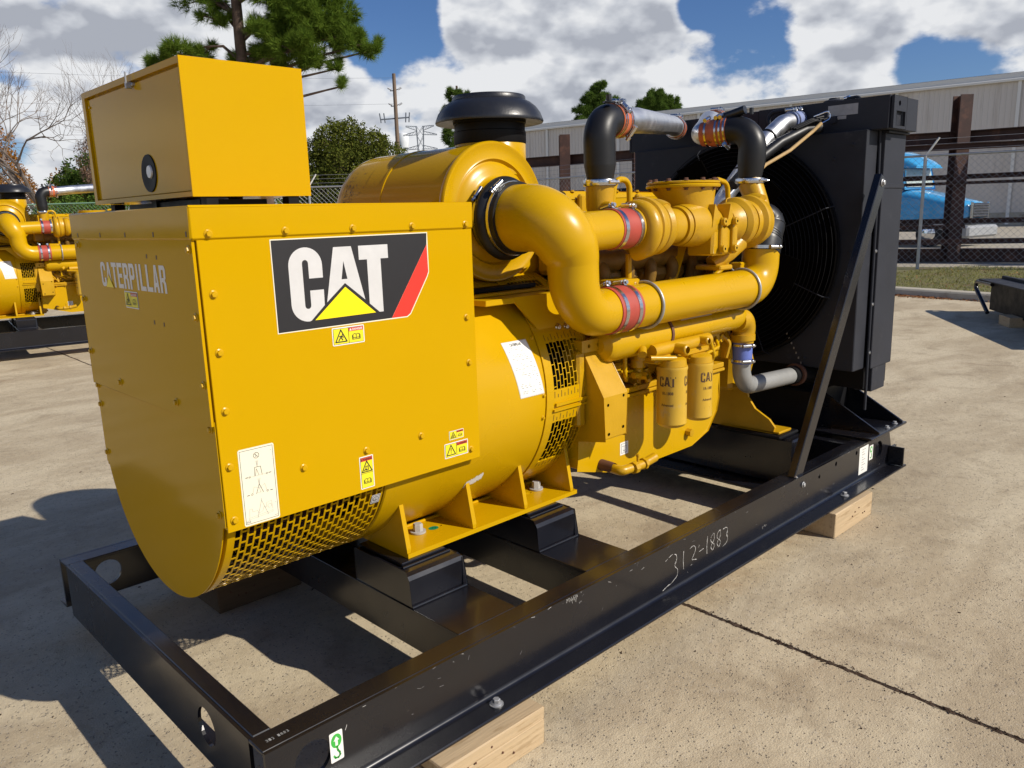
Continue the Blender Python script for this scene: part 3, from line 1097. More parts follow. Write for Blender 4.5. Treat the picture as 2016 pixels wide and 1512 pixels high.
def grille(x0, x1, t0, t1, ncol, dth, bw=0.0062, th=0.0016, R=0.498, name='grille', skip=None):
    """curved slotted screen; t in degrees downward from the near side"""
    m = MB()
    pitch = (x1 - x0) / ncol

    def pt(x, t, r):
        return (x, -r * cos(radians(t)), ZC - r * sin(radians(t)))

    def bar(xa, xb, ta, tb, n):
        for i in range(n):
            a, b = ta + (tb - ta) * i / n, ta + (tb - ta) * (i + 1) / n
            vs = [pt(x, t, r) for x in (xa, xb) for t in (a, b) for r in (R - th, R)]
            m.add(vs, [(1, 3, 7, 5), (0, 4, 6, 2), (0, 2, 3, 1), (4, 5, 7, 6), (0, 1, 5, 4), (2, 6, 7, 3)])
    n = max(2, int(abs(t1 - t0) / 5))
    for j in range(ncol + 1):
        x = x0 + j * pitch
        bar(x - bw / 2, x + bw / 2, t0, t1, n)
    bt = math.degrees(bw / R)
    for j in range(ncol):
        x = x0 + j * pitch
        t = t0 + (dth / 2 if j % 2 else 0)
        while t < t1:
            bar(x + bw / 2, x + pitch - bw / 2, t, min(t + bt, t1), 1)
            t += dth
    return m.build(name, 'yellow_paint', alternator)


grille(0.036, 0.563, 14.0, 166.0, 24, 5.0)


def shell(m, x0, x1, t0, t1, R=0.4985, th=0.006, n=None):
    n = n or max(1, int(abs(t1 - t0) / 4))
    vs, fs = [], []
    for i in range(n + 1):
        t = radians(t0 + (t1 - t0) * i / n)
        for x, r in ((x0, R - th), (x0, R), (x1, R), (x1, R - th)):
            vs.append((x, -r * cos(t), ZC - r * sin(t)))
    for i in range(n):
        for k in range(4):
            k2 = (k + 1) % 4
            fs.append((i * 4 + k, i * 4 + k2, (i + 1) * 4 + k2, (i + 1) * 4 + k))
    fs += [(0, 1, 2, 3), (n * 4 + 3, n * 4 + 2, n * 4 + 1, n * 4)]
    m.add(vs, fs)


VX0, VX1 = 1.385, 1.572
wins = [(-62, -44), (-24.5, -2.2), (13.6, 37.5), (56, 78), (94, 116), (134, 156)]
m = MB()
shell(m, 1.342, VX0, -70, 250)
shell(m, VX1, 1.600, -70, 250)
edges = [-70] + [a for w in wins for a in w] + [250]
for a, b in zip(edges[0::2], edges[1::2]):
    shell(m, VX0, VX1, a, b)
for xx in (1.340, 1.601):
    shell(m, xx - .002, xx + .006, -70, 250, R=0.503)
# clamp strip with pinch bars between two windows
shell(m, 1.39, 1.60, 4.2, 5.6, R=0.508, th=.012)
shell(m, 1.38, 1.59, 7.0, 8.0, R=0.508, th=.012)
ring = m.build('vent_ring', 'yellow_paint', alternator)
m = MB()
for a, b in wins:
    if b < 80:
        for (ca, cb) in ((b + .8, b + 3.8), (a - 3.8, a - .8)):
            for j in range(10):
                x = VX0 + .004 + j * .020
                shell(m, x - .0011, x + .0011, ca + (1.4 if j % 2 else 0), cb, R=0.4992, th=.0006)
m.build('louvre_slits', 'print_brown', alternator)
for k, (a, b) in enumerate(wins):
    if b < 80:
        grille(VX0, VX1, a, b, 9, 5.2, bw=0.0034, R=0.4975, th=.0012, name='vent_grille')
m = MB()
m.lathe([(1.30, 0.2), (1.34, 0.44), (1.60, 0.44), (1.61, 0.2)], (0, 0, ZC), 'x', 40)
m.build('winding', 'dark_void', alternator)
m = MB()
for t in (-1, 9.5, -28):
    p = (1.322, -0.5 * cos(radians(t)), ZC - 0.5 * sin(radians(t)))
    m.bolt(p, (0, -cos(radians(t)), -sin(radians(t))), 0.006, 0.008)
m.build('bolt', 'yellow_paint', alternator)


def cyl_fn(R):
    """u along x, v = arc length upward from the near side of the drum"""
    return lambda u, v, w: (u, -(R + w) * cos(v / R), ZC + (R + w) * sin(v / R))


fc = cyl_fn(0.5003)
d = Decal(lambda u, v, w: fc(u + (0.06 if False else 0), v, w))
# data plate is slanted on the drum
TLx, BLx = 1.157, 1.197


def slant(u, v, w):
    return fc(u + (1.197 - 1.157) * (v - 0.240) / -0.218 * 1.0, v, w)


d = Decal(slant)
d.rect(1.157 - .004 + .0, 0.018, 1.286, 0.244, 'silver_vinyl', 0, 4, 14)
d.rect(1.157, 0.022, 1.282, 0.240, 'white_vinyl', 1, 4, 14)
d.text('CATERPILLAR', 1.190, 0.2235, 1.250, 0.235, 'print_black', 2, 0.03)
rr = random.Random(11)
for i in range(26):
    v = 0.216 - i * 0.0073
    if i in (3, 8, 13, 18, 23):
        continue
    u = 1.165 + rr.uniform(0, .012)
    while u < 1.268:
        l = rr.uniform(.004, .016)
        if rr.random() < .62:
            d.rect(u, v, min(u + l, 1.275), v + .0024, 'print_gray', 2)
        u += l + rr.uniform(.003, .012)
d.build('data_plate', alternator)
d = Decal(fc)
d.rect(0.522, -0.242, 0.556, -0.204, 'silver_vinyl', 0, 2, 4)
d.line([(0.526, -.238), (0.552, -.238), (0.552, -.208), (0.526, -.208)], .0014, 'print_black', 1, True)
d.poly([(0.539 + .0105 * cos(a), -0.223 + .0105 * sin(a)) for a in [2 * pi * i / 18 for i in range(18)]], 'print_black', 1)
d.poly([(0.539 + .0088 * cos(a), -0.223 + .0088 * sin(a)) for a in [2 * pi * i / 18 for i in range(18)]], 'silver_vinyl', 2)
d.line([(0.539, -.215), (.539, -.226)], .0014, 'print_black', 3)
d.line([(0.532, -.226), (.546, -.226)], .0014, 'print_black', 3)
d.line([(0.535, -.229), (.543, -.229)], .0014, 'print_black', 3)
d.build('earth_symbol', alternator)
d = Decal(fc, 0.0006)
rr = random.Random(4)
for i in range(34):
    t = i / 33
    u = 0.975 + t * .075
    v = -0.315 + t * .030
    d.poly([(u - .004, v - rr.uniform(.010, .024)), (u + .004, v - rr.uniform(.010, .024)), (u + .006, v + rr.uniform(.008, .022)), (u - .002, v + rr.uniform(.008, .022))], 'white_vinyl', 0)
d.build('sticker_remnant', alternator)

# ---- mounting feet
for sg in (-1, 1):
    m = MB()
    ye, yi = 0.445 * sg, 0.14 * sg
    hs = []
    for hx in (0.905, 1.405):
        hs.append([(hx + .018 * cos(a) * (1.0), 0.318 * sg + .009 * sin(a)) for a in [2 * pi * i / 16 for i in range(16)]][::-1])
    m.prism([(0.665, yi), (0.665, ye), (1.575, ye), (1.575, yi)], xy, 0.489, 0.505, hs)
    foot = m.build('mounting_foot', 'yellow_paint', gen, bevel=0.003)
    for gx in (0.672, 0.985, 1.265, 1.545):
        g = MB()
        yt, zt = 0.405 * sg, 0.705
        g.prism([(ye - sg * .004, 0.506), (ye - sg * .004, 0.522), (yt, zt), (yt - sg * .030, zt + .010), (0.30 * sg, 0.62), (yi, 0.506)],
                lambda u, v, w: (w, u, v), gx - 0.008, gx + 0.009)
        g.build('gusset', 'yellow_paint', foot, bevel=0.002)
        g = MB()
        g.tube([(gx - .010, yt - sg * .008, zt + .004), (gx + .012, yt - sg * .008, zt + .004)], 0.014, 12)
        g.build('weld_bead', 'yellow_paint', foot)
    g = MB()
    g.tube([(0.69, 0.232 * sg, 0.508), (1.535, 0.232 * sg, 0.508)], 0.007, 8)
    g.build('weld_bead', 'yellow_paint', foot)
    for bx in (0.815, 1.462):
        g = MB().bolt((bx, 0.308 * sg, 0.508), (0, 0, 1), 0.019, 0.034, washer=False)
        g.lathe([(-.002, .030), (.005, .030), (.005, .012)], (bx, 0.308 * sg, 0.508), 'z', 24)
        g.build('bolt', 'bolt_paint_gray', foot)
    if sg < 0:
        d = Decal(lambda u, v, w: (u, v, 0.5052 + w))
        d.poly([(0.882 + .021 * cos(a), -0.318 + .017 * sin(a)) for a in [2 * pi * i / 20 for i in range(20)]], 'seal_green', 0)
        d.line([(.872, -.322), (.880, -.312), (.888, -.324), (.893, -.314)], .0015, 'print_black', 1)
        d.build('inspection_seal', foot)

# ---- terminal box
m = MB()
m.box(0.0005, 0.966, -0.4985, 0.4985, 0.816, 1.70)
tbox = m.build('terminal_box', 'yellow_sheet', gen)
m = MB()
m.box(0.0, 0.972, -0.5045, -0.4995, 0.808, 1.6365, b=0.0012)
pN = m.build('side_panel', 'yellow_sheet', tbox)
m = MB()
m.box(0.0, 0.972, 0.4995, 0.5045, 0.808, 1.6365, b=0.0012)
m.build('side_panel', 'yellow_sheet', tbox)
seam = 1.137
m = MB()
low = [(-0.4985, seam), (-0.4985, 0.824), (-0.482, 0.819)] + circ(0, ZC, 0.502, 60, 180 + 17.5, 360 - 17.5) + [(0.482, 0.819), (0.4985, 0.824), (0.4985, seam)]
m.prism(low, yz, -0.0035, 0.0)
m.build('lower_end_panel', 'yellow_sheet', tbox, bevel=0.001)
m = MB()
m.prism([(-0.4985, seam - .012), (0.4985, seam - .012), (0.4985, 1.637), (-0.4985, 1.637)], yz, -0.0120, -0.0045)
epan = m.build('end_panel', 'yellow_sheet', tbox, bevel=0.0008)
m = MB()
m.box(-0.016, 0.977, -0.509, 0.509, 1.6375, 1.727, b=0.004)
cap = m.build('top_cover', 'yellow_sheet', tbox, bevel=0.0015)
bolts([(x, -0.5092, 1.652) for x in (0.032, 0.259, 0.486, 0.712, 0.941)], (0, -1, 0), tbox)
bolts([(x, -0.5047, z) for x, z in ((0.031, 1.49), (0.030, 1.329), (0.029, 1.163), (0.024, 1.001), (0.022, 0.842), (0.254, 0.943), (0.482, 0.945), (0.706, 0.946),
                                   (0.929, 0.848), (0.936, 1.168), (0.933, 1.33))], (0, -1, 0), tbox)
bolts([(-0.0122, y, z) for y, z in ((-0.480, 1.612), (-0.478, 1.43), (-0.478, 1.241), (0.455, 1.62), (0.470, 1.431), (0.474, 1.243), (0.205, 1.163), (-0.270, 1.163))], (-1, 0, 0), tbox)
bolts([(-0.0038, y, z) for y, z in ((-0.472, 1.112), (-0.468, 0.856), (0.478, 1.116), (0.478, 1.045), (0.478, 0.862))], (-1, 0, 0), tbox)
m = MB()
for y in (0.433, 0.203, -0.025, -0.252, -0.482):
    m.box(-0.0168, -0.0162, y - .004, y + .004, 1.646, 1.660)
for y, z in ((-0.17, 1.59), (-0.245, 1.588), (-0.17, 1.394), (-0.244, 1.393)):
    m.box(-0.0126, -0.0121, y - .004, y + .004, z - .006, z + .006)
m.build('slot_holes', 'print_brown', tbox)

# near side logo decal
fnN = near_plane(-0.5047)
d = Decal(fnN, 0.0005)
d.poly([(0.209, 1.630), (0.775, 1.631), (0.775, 1.500), (0.768, 1.485), (0.691, 1.368), (0.676, 1.359), (0.209, 1.359)], 'cream_vinyl', 0)
d.poly([(0.212, 1.627), (0.772, 1.628), (0.770, 1.592), (0.613, 1.363), (0.212, 1.362)], 'logo_black', 1)
d.poly([(0.7705, 1.592), (0.772, 1.502), (0.765, 1.487), (0.689, 1.371), (0.675, 1.3625), (0.6135, 1.363)], 'logo_red', 1)
C = [(.371, 1.476), (.3245, 1.476), (.3245, 1.4335)] + [(.3145 + .010 * cos(radians(a)), 1.4325 + .010 * sin(radians(a))) for a in range(-20, -161, -20)] + \
    [(.3045, 1.4335), (.3045, 1.5555)] + [(.3145 + .010 * cos(radians(a)), 1.5565 + .010 * sin(radians(a))) for a in range(160, 19, -20)] + \
    [(.3245, 1.5555), (.3245, 1.5115), (.371, 1.5115), (.371, 1.550)] + [(.3155 + .0555 * cos(radians(a)), 1.550 + .053 * sin(radians(a))) for a in range(10, 171, 10)] + \
    [(.260, 1.550), (.260, 1.438)] + [(.3155 + .0555 * cos(radians(a)), 1.438 + .053 * sin(radians(a))) for a in range(190, 271, 10)] + [(.3215, 1.3865), (.370, 1.4285)]
d.poly(C, 'silver_vinyl', 2)
d.poly([(.413, 1.599), (.476, 1.599), (.516, 1.432), (.446, 1.489), (.379, 1.436)], 'silver_vinyl', 2, [[(.4455, 1.556), (.456, 1.501), (.435, 1.501)]])
d.poly([(.502, 1.599), (.612, 1.599), (.612, 1.556), (.5825, 1.556), (.5825, 1.388), (.567, 1.388), (.5315, 1.418), (.5315, 1.556), (.502, 1.556)], 'silver_vinyl', 2)
d.poly([(.446, 1.4775), (.553, 1.3875), (.334, 1.3865)], 'logo_yellow', 2)
d.build('logo_decal', tbox)
warn_sticker('danger_sticker', tbox, fnN, .388, 1.299, .504, 1.355, 'DANGER', 'figure')
warn_sticker('warning_sticker', tbox, fnN, .829, .902, .896, .934, 'WARNING', 'other')
warn_sticker('warning_sticker', tbox, fnN, .805, .838, .914, .892, 'WARNING', 'bang')
warn_sticker('warning_sticker', tbox, fnN, .452, .819, .505, .928, 'WARNING', 'other', True)
# lifting instructions sheet
d = Decal(fnN, 0.0005)
d.rrect(.051, .812, .163, 1.044, .006, 'cream_vinyl', 0)
d.line([(.056, .818), (.158, .818), (.158, 1.038), (.056, 1.038)], .0011, 'print_black', 1, True)
cx = .106


def ringl(cx, cz, r, w, mat='print_black', lay=1):
    d.line(circ(cx, cz, r, 18), w, mat, lay, True)


ringl(cx, 1.018, .0085, .0011)
d.line([(cx - .006, 1.024), (cx + .006, 1.012)], .0011, 'print_black')
d.line([(cx, 1.025), (cx - .002, 1.013), (cx + .003, 1.018)], .001, 'print_gray')
for k in (-1, 0, 1):
    d.line([(cx + k * .003, 1.002), (cx, .984)], .0006, 'print_gray')
    d.line([(cx + k * .004 + .002, .948), (cx + .001, .930)], .0006, 'print_gray')
d.line([(cx - .010, .957), (cx - .008, .983), (cx + .010, .983), (cx + .013, .957)], .0012, 'print_black')
d.line([(cx - .008, .957), (cx - .003, .978), (cx + .003, .957)], .0007, 'print_black')
d.line([(cx - .030, .957), (cx + .034, .957)], .0006, 'print_gray')
for a in (-.026, .028):
    ringl(cx + a, .957, .0025, .0007, 'print_black')
    ringl(cx + a * .9, .904, .0028, .0007, 'print_black')
    d.rect(cx + a * 1.35 - .004, .9565, cx + a * 1.35 + .004, .9585, 'print_black', 1)
    d.rect(cx + a * 1.35 - .004, .9025, cx + a * 1.35 + .004, .9045, 'print_black', 1)
d.line([(cx - .010, .903), (cx + .001, .931), (cx + .012, .903)], .0012, 'print_black')
d.line([(cx - .022, .903), (cx - .016, .925), (cx, .920), (cx + .004, .905), (cx - .008, .905)], .0006, 'print_gray')
d.line([(cx + .024, .903), (cx + .018, .928), (cx + .002, .918)], .0006, 'print_gray')
d.line([(cx + .003, .886), (cx + .003, .880), (cx - .013, .830), ], .0009, 'print_gray')
d.line([(cx + .003, .880), (cx + .021, .832)], .0009, 'print_gray')
d.line([(cx - .040, .830), (cx + .036, .836), (cx + .036, .841), (cx - .040, .835)], .0006, 'print_gray', 1, True)
d.line([(cx - .038, .836), (cx - .036, .861), (cx - .028, .861), (cx - .027, .852), (cx - .012, .852), (cx - .008, .842), (cx + .004, .846), (cx + .008, .858),
        (cx + .016, .855), (cx + .018, .868), (cx + .034, .872), (cx + .036, .845)], .0006, 'print_gray')
ringl(cx + .027, .857, .006, .0006, 'print_gray')
book(d, .0645, .825, .009, 'print_gray', 1, .0007)
for u, v, l in ((.150, 1.024, .004), (.152, .995, .003), (.150, .862, .004), (.146, .823, .010)):
    d.rect(u, v, u + l, v + .0013, 'print_gray', 1)
d.build('lifting_guide', tbox)

# end panel lettering (condensed block letters)
GL = {}
s_, b_ = .34, .17
GL['E'] = [([(0, 0), (1, 0), (1, b_), (s_, b_), (s_, .5 - b_ * .45), (.9, .5 - b_ * .45), (.9, .5 + b_ * .45), (s_, .5 + b_ * .45), (s_, 1 - b_), (1, 1 - b_), (1, 1), (0, 1)], [])]
GL['L'] = [([(0, 0), (1, 0), (1, b_), (s_, b_), (s_, 1), (0, 1)], [])]
GL['I'] = [([(.25, 0), (.75, 0), (.75, 1), (.25, 1)], [])]
GL['T'] = [([(.5 - s_ / 2, 0), (.5 + s_ / 2, 0), (.5 + s_ / 2, 1 - b_), (1, 1 - b_), (1, 1), (0, 1), (0, 1 - b_), (.5 - s_ / 2, 1 - b_)], [])]
GL['P'] = [([(0, 0), (s_, 0), (s_, .38), (.75, .38), (.93, .45), (1, .55), (1, .85), (.9, .96), (.75, 1), (0, 1)], [[(s_, .54), (s_, .84), (.62, .84), (.66, .8), (.66, .58), (.62, .54)]])]
GL['R'] = [([(0, 0), (s_, 0), (s_, .40), (.52, .40), (.64, .32), (.66, 0), (1, 0), (.98, .36), (.82, .47), (.98, .56), (1, .86), (.9, .96), (.75, 1), (0, 1)],
            [[(s_, .55), (s_, .84), (.62, .84), (.66, .8), (.66, .59), (.62, .55)]])]
GL['C'] = [([(1, .36), (.66, .36), (.66, .2), (.5, .14), (.34, .2), (.34, .8), (.5, .86), (.66, .8), (.66, .66), (1, .66), (1, .84), (.88, .96), (.7, 1), (.3, 1), (.12, .96), (0, .84),
             (0, .16), (.12, .04), (.3, 0), (.7, 0), (.88, .04), (1, .16)], [])]
GL['A'] = [([(0, 0), (.33, 0), (.38, .2), (.62, .2), (.67, 0), (1, 0), (.68, 1), (.32, 1)], [[(.42, .36), (.5, .74), (.58, .36)]])]


def word(d, txt, u0, v0, u1, v1, mat, lay, gap=.16, cut=None):
    ws = [(.62 if c == 'I' else 1.0) for c in txt]
    tot = sum(ws) + gap * (len(txt) - 1)
    k = (u1 - u0) / tot
    u = u0
    for c, w in zip(txt, ws):
        for outer, holes in GL[c]:
            f = lambda p: (u + p[0] * w * k, v0 + p[1] * (v1 - v0))
            d.poly([f(p) for p in outer], mat, lay, [[f(p) for p in h] for h in holes])
        u += (w + gap) * k


fnE = end_plane(-0.0123)
d = Decal(fnE, 0.0005)
word(d, 'CATERPILLAR', -0.253, 1.486, 0.298, 1.566, 'silver_vinyl', 0)
# the triangle sits under the first A
d.poly([(-0.2185, 1.480), (-0.140, 1.480), (-0.1795, 1.531)], 'yellow_sheet', 1)
d.poly([(-0.213, 1.485), (-0.1455, 1.485), (-0.1795, 1.523)], 'logo_yellow', 2)
d.build('lettering', tbox)
warn_sticker('danger_sticker', tbox, fnE, -.055, 1.426, .058, 1.479, 'DANGER', 'figure')

# ---- control box on top
CX0, CX1, CY0, CY1, CZ0, CZ1 = 0.106, 0.495, -0.264, 0.598, 1.759, 2.148
m = MB()
m.box(CX0 + .018, CX1, CY0 + .0015, CY1, CZ0, CZ1 - .0015, b=0.001)
m.box(CX0, CX1 + .001, CY0, CY0 + .0014, CZ0 - .001, CZ1)
m.box(CX0, CX1 + .001, CY0 + .0015, CY1, CZ1 - .0014, CZ1)
t = 0.020
m.prism([(CY0 + .0016, CZ0), (CY1, CZ0), (CY1, CZ1 - .0016), (CY0 + .0016, CZ1 - .0016)], yz, CX0, CX0 + .0175, [[(CY0 + .006, CZ0 + t * .7), (CY0 + .006, CZ1 - t), (CY1 - t * 1.4, CZ1 - t), (CY1 - t * 1.4, CZ0 + t * .7)]])
cbox = m.build('control_box', 'yellow_sheet', gen, bevel=0.002)
m = MB()
m.box(CX0 + .008, CX0 + .016, CY0 + .008, CY1 - t * 1.5, CZ0 + t * .8, CZ1 - t * 1.3, b=0.002)
m.build('door', 'yellow_sheet', cbox)
m = MB()
m.box(CX0 - .002, CX0 + .010, 0.10, 0.138, 2.112, 2.122, b=.002)
m.box(CX0 - .016, CX0 + .004, 0.113, 0.123, 2.104, 2.126, b=.002)
m.tube([(CX0 - .012, 0.118, 2.12), (CX0 - .012, 0.118, 2.155)], .003, 8)
m.build('latch', 'zinc', cbox)
m = MB()
m.lathe([(CX0 + .0085, 0.0), (CX0 + .004, 0.0), (CX0 + .004, .058), (CX0 + .0085, .059)][::-1], (0, 0.066, 1.842), 'x', 40)
m.build('knockout_cover', 'black_matt', cbox)
m = MB()
m.lathe([(CX0 - .001, 0.0), (CX0 - .0005, .019), (CX0 + .004, .021)], (0, 0.050, 1.846), 'x', 28)
m.build('push_button', 'silver_vinyl', cbox)
m = MB()
for y in (CY0 + .025, CY1 - .05, .15):
    for x in (CX0 + .06, CX1 - .06):
        m = MB()
        m.box(x - .018, x + .018, y - .02, y + .02, 1.728, 1.758)
        m.build('rubber_mount', 'black_matt', cbox)
m = MB()
m.box(CX0 + .05, CX1 - .12, CY0 + .07, CY1 - .2, 1.729, 1.752)
m.build('mount_tray', 'black_matt', cbox)
m = MB().bolt((CX0 + .0075, 0.545, 2.095), (-1, 0, 0), .005, .004, washer=False).bolt((CX0 + .0075, CY0 + .02, 2.08), (-1, 0, 0), .005, .004, washer=False)
m.build('screw', 'yellow_paint', cbox)

# ================================================================== ENGINE
def ring_band(parent, path2, r, w, name='hose_clamp', mat='steel', screw=None, t=0.0022):
    """worm-drive clamp: thin band round the pipe at path2=(point, direction) with its screw housing"""
    p, d = Vector(path2[0]), Vector(path2[1]).normalized()
    m = MB()
    m.tube([p - d * w / 2, p - d * w / 2 + d * 1e-4, p + d * w / 2 - d * 1e-4, p + d * w / 2], [r, r + t, r + t, r], 32, caps=False)
    if screw is not None:
        s_ = Vector(screw)
        s_ = (s_ - d * s_.dot(d)).normalized()
        q = p + s_ * (r + t + .006)
        tt = d.cross(s_).normalized()
        m.tube([q - tt * .030, q + tt * .014], .0105, 10)
        m.tube([q + tt * .014, q + tt * .040], .0085, 6)
        m.tube([q + tt * .024, q + tt * .030], .0125, 10)
    return m.build(name, mat, parent)


# flywheel housing
m = MB()
m.lathe([(1.602, 0.30), (1.602, 0.485), (1.615, 0.49), (1.64, 0.488), (1.65, 0.43), (1.70, 0.425), (1.715, 0.40), (1.715, 0.2)], (0, 0, ZC), 'x', 72)
fly = m.build('flywheel_housing', 'yellow_cast', gen, sharp=30)
m = MB()
for t in range(-60, 241, 20):
    m.bolt((1.652, -0.457 * cos(radians(t)), ZC - 0.457 * sin(radians(t))), (-1 if False else 1, 0, 0), .010, .014)
m.build('bolt', 'yellow_cast', fly)
for sg in (-1, 1):
    m = MB()
    pr = [(-.40, .72), (-.598, .752), (-.600, .935), (-.47, 1.13), (-.40, 1.13)]
    hs = []
    m.prism([(p[0] * -sg, p[1]) for p in pr], yz, 1.578, 1.722)
    w_ = m.build('engine_bracket', 'yellow_cast', fly, bevel=0.006)
    if sg < 0:
        pass
    else:
        m = MB()
        for hx, hz in ((1.600, .900), (1.702, .925), (1.605, .775), (1.700, .790)):
            m.lathe([(-.6008, 0.0), (-.6008, .0065)], (hx, 0, hz), 'y', 14)
        m.build('bolt_hole', 'dark_void', w_)
        m = MB()
        m.box(1.53, 1.577, -.50, -.40, .80, 1.12, b=.01)
        m.prism(circ(1.655, 1.105, .055, 20), lambda u, v, w: (u, w, v), -.47, -.40)
        m.build('cover_plate', 'yellow_cast', w_)
m = MB()
m.prism([(1.555, 1.112), (1.61, 1.112)] + circ(1.66, 1.137, .026, 10, -90, 90) + [(1.61, 1.163), (1.555, 1.163)], xz(0), -.50, -.488, [circ(1.60, 1.137, .009, 10, rev=True), circ(1.66, 1.137, .009, 10, rev=True)])
m.box(1.555, 1.567, -.488, -.40, 1.112, 1.163)
m.build('lifting_lug', 'yellow_cast', fly, bevel=.002)

# oil pan with bolted flange
m = MB()
m.prism([(1.575, .64), (1.585, .592), (1.90, .510), (2.46, .512), (2.60, .555), (2.68, .65), (2.70, .72), (2.70, .855), (1.60, .855)], xz(0), -0.445, 0.445)
pan = m.build('oil_pan', 'yellow_paint', gen, bevel=0.012)
m = MB()
m.box(1.60, 2.72, -.468, .468, .8565, .872, b=.003)
m.box(1.60, 2.72, -.462, .462, .875, .90, b=.003)
m.build('pan_flange', 'yellow_cast', pan)
bolts([(1.66 + i * .105, -.458, .856) for i in range(10)], (0, 0, -1), pan, .008, .010, 'yellow_cast')
bolts([(1.66 + i * .105, -.452, .9005) for i in range(10)], (0, 0, 1), pan, .009, .012, 'yellow_cast')
d = Decal(near_plane(-0.4455))
d.rrect(1.874, .588, 1.934, .648, .003, 'white_vinyl', 0)
d.line([(1.884, .597), (1.884, .640), (1.924, .640), (1.924, .597)], .0025, 'print_gray', 1, True)
d.line([(1.904, .625), (1.904, .603)], .003, 'print_gray', 1)
d.line([(1.896, .611), (1.904, .602), (1.912, .611)], .003, 'print_gray', 1)
d.line([(1.890, .628), (1.918, .628)], .003, 'print_gray', 1)
d.build('drain_symbol', pan)
m = MB()
m.lathe([(-.52, .022), (-.50, .024), (-.44, .026)], (1.74, 0, .578), 'y', 16, 1)
m.tube(fillet([(1.74, -.50, .575), (1.74, -.56, .572), (1.87, -.575, .575), (1.955, -.58, .590)], .02, 5), .021, 16, mat=0)
m.tube([(1.80, -.575, .574), (1.825, -.576, .575)], .027, 8, mat=0)
m.tube([(1.87, -.577, .577), (1.885, -.577, .578)], .027, 8, mat=0)
m.tube([(1.835, -.576, .595), (1.835, -.576, .622)], .007, 8, mat=0)
m.box(1.828, 1.842, -.585, -.567, .618, .632, 0, b=.003)
m.build('drain_valve', ['yellow_cast', 'rust'], pan)
m = MB()
m.tube([(2.415, -.44, .585), (2.415, -.475, .585)], .020, 6)
m.build('drain_plug', 'yellow_cast', pan)

# engine block with bosses, ribs and pipework down its side
m = MB()
m.box(1.63, 2.90, -.40, .40, .901, 1.24, b=.02)
block = m.build('engine_block', 'yellow_cast', gen, bevel=.006)
rb = random.Random(21)
m = MB()
for x in (1.80, 2.00, 2.22, 2.42, 2.62, 2.80):
    m.prism([(-.395, .905), (-.455, .905), (-.445, 1.00), (-.415, 1.05), (-.415, 1.20), (-.395, 1.20)], yz, x - .012, x + .012)
m.build('rib', 'yellow_cast', block, bevel=.004, kind='stuff')
m = MB()
for i in range(34):
    x, z, r = rb.uniform(1.72, 2.80), rb.uniform(.93, 1.20), rb.uniform(.012, .028)
    m.lathe([(-.398, r * 1.3), (-.42, r), (-.44 - rb.uniform(0, .025), r * .95), (-.44 - rb.uniform(0, .02), 0.0)], (x, 0, z), 'y', 14)
m.build('boss', 'yellow_cast', block, kind='stuff')
m = MB()
for x0, x1, z0, z1 in ((1.76, 1.90, .955, 1.02), (1.84, 1.95, 1.05, 1.12), (2.34, 2.52, .94, 1.06), (2.56, 2.70, .96, 1.14)):
    m.box(x0, x1, -.45, -.398, z0, z1, b=.010)
m.build('side_cover', 'yellow_cast', block, kind='stuff')
for pts, r in (([(1.78, -.43, 1.16), (1.78, -.50, 1.16), (1.84, -.50, 1.10), (1.84, -.50, .98), (1.90, -.46, .94)], .010),
               ([(1.76, -.43, 1.02), (1.80, -.47, .99), (1.92, -.48, .98), (1.99, -.47, .93)], .007),
               ([(2.50, -.43, 1.10), (2.50, -.50, 1.08), (2.56, -.50, .96), (2.56, -.46, .92)], .012),
               ([(2.35, -.44, .97), (2.44, -.50, .97), (2.60, -.50, 1.00), (2.66, -.44, 1.04)], .009)):
    MB().tube(fillet(pts, .03, 5), r, 10).build('fuel_line', 'yellow_paint', block)
# fuel pressure fitting below the cooler
m = MB()
m.lathe([(1.045, .030), (1.03, .034), (.995, .034), (.985, .022), (.95, .020)], (1.955, -.485, 0), 'z', 16)
m.tube([(1.90, -.50, .965), (1.985, -.50, .955)], .014, 12)
m.tube([(1.985, -.50, .985), (2.005, -.51, .925)], .018, 10)
m.lathe([(-.535, .018), (-.50, .022)], (1.965, 0, .957), 'y', 6)
m.build('fuel_fitting', 'yellow_cast', block)
m = MB()
for i in range(9):
    x = 1.80 + i * .12
    m.lathe([(-.404, .020), (-.418, .019), (-.426, .010), (-.426, 0)], (x, 0, 1.215), 'y', 12)
    m.lathe([(-.404, .014), (-.430, .012), (-.432, 0)], (x + .05, 0, .925 + (i % 3) * .02), 'y', 10)
m.build('core_plug', 'yellow_cast', block, kind='stuff')
for pts, r, mt in (([(1.73, -.44, 1.18), (1.90, -.455, 1.20), (2.25, -.45, 1.19), (2.60, -.455, 1.20), (2.80, -.44, 1.16)], .008, 'black_matt'),
                   ([(2.40, -.42, 1.22), (2.42, -.50, 1.26), (2.55, -.50, 1.24), (2.66, -.43, 1.20)], .006, 'yellow_cast'),
                   ([(1.90, -.42, 1.30), (1.93, -.50, 1.26), (2.02, -.52, 1.22), (2.10, -.50, 1.20)], .006, 'yellow_cast'),
                   ([(1.70, -.46, 1.05), (1.74, -.49, .98), (1.78, -.48, .93)], .008, 'yellow_cast'),
                   ([(2.72, -.42, 1.05), (2.76, -.47, 1.00), (2.74, -.46, .92)], .010, 'yellow_cast'),
                   ([(2.58, -.42, 1.42), (2.62, -.52, 1.40), (2.75, -.50, 1.36), (2.84, -.40, 1.30)], .008, 'black_matt')):
    MB().tube(fillet(pts, .03, 5), r, 8).build('hose_line', mt, block)
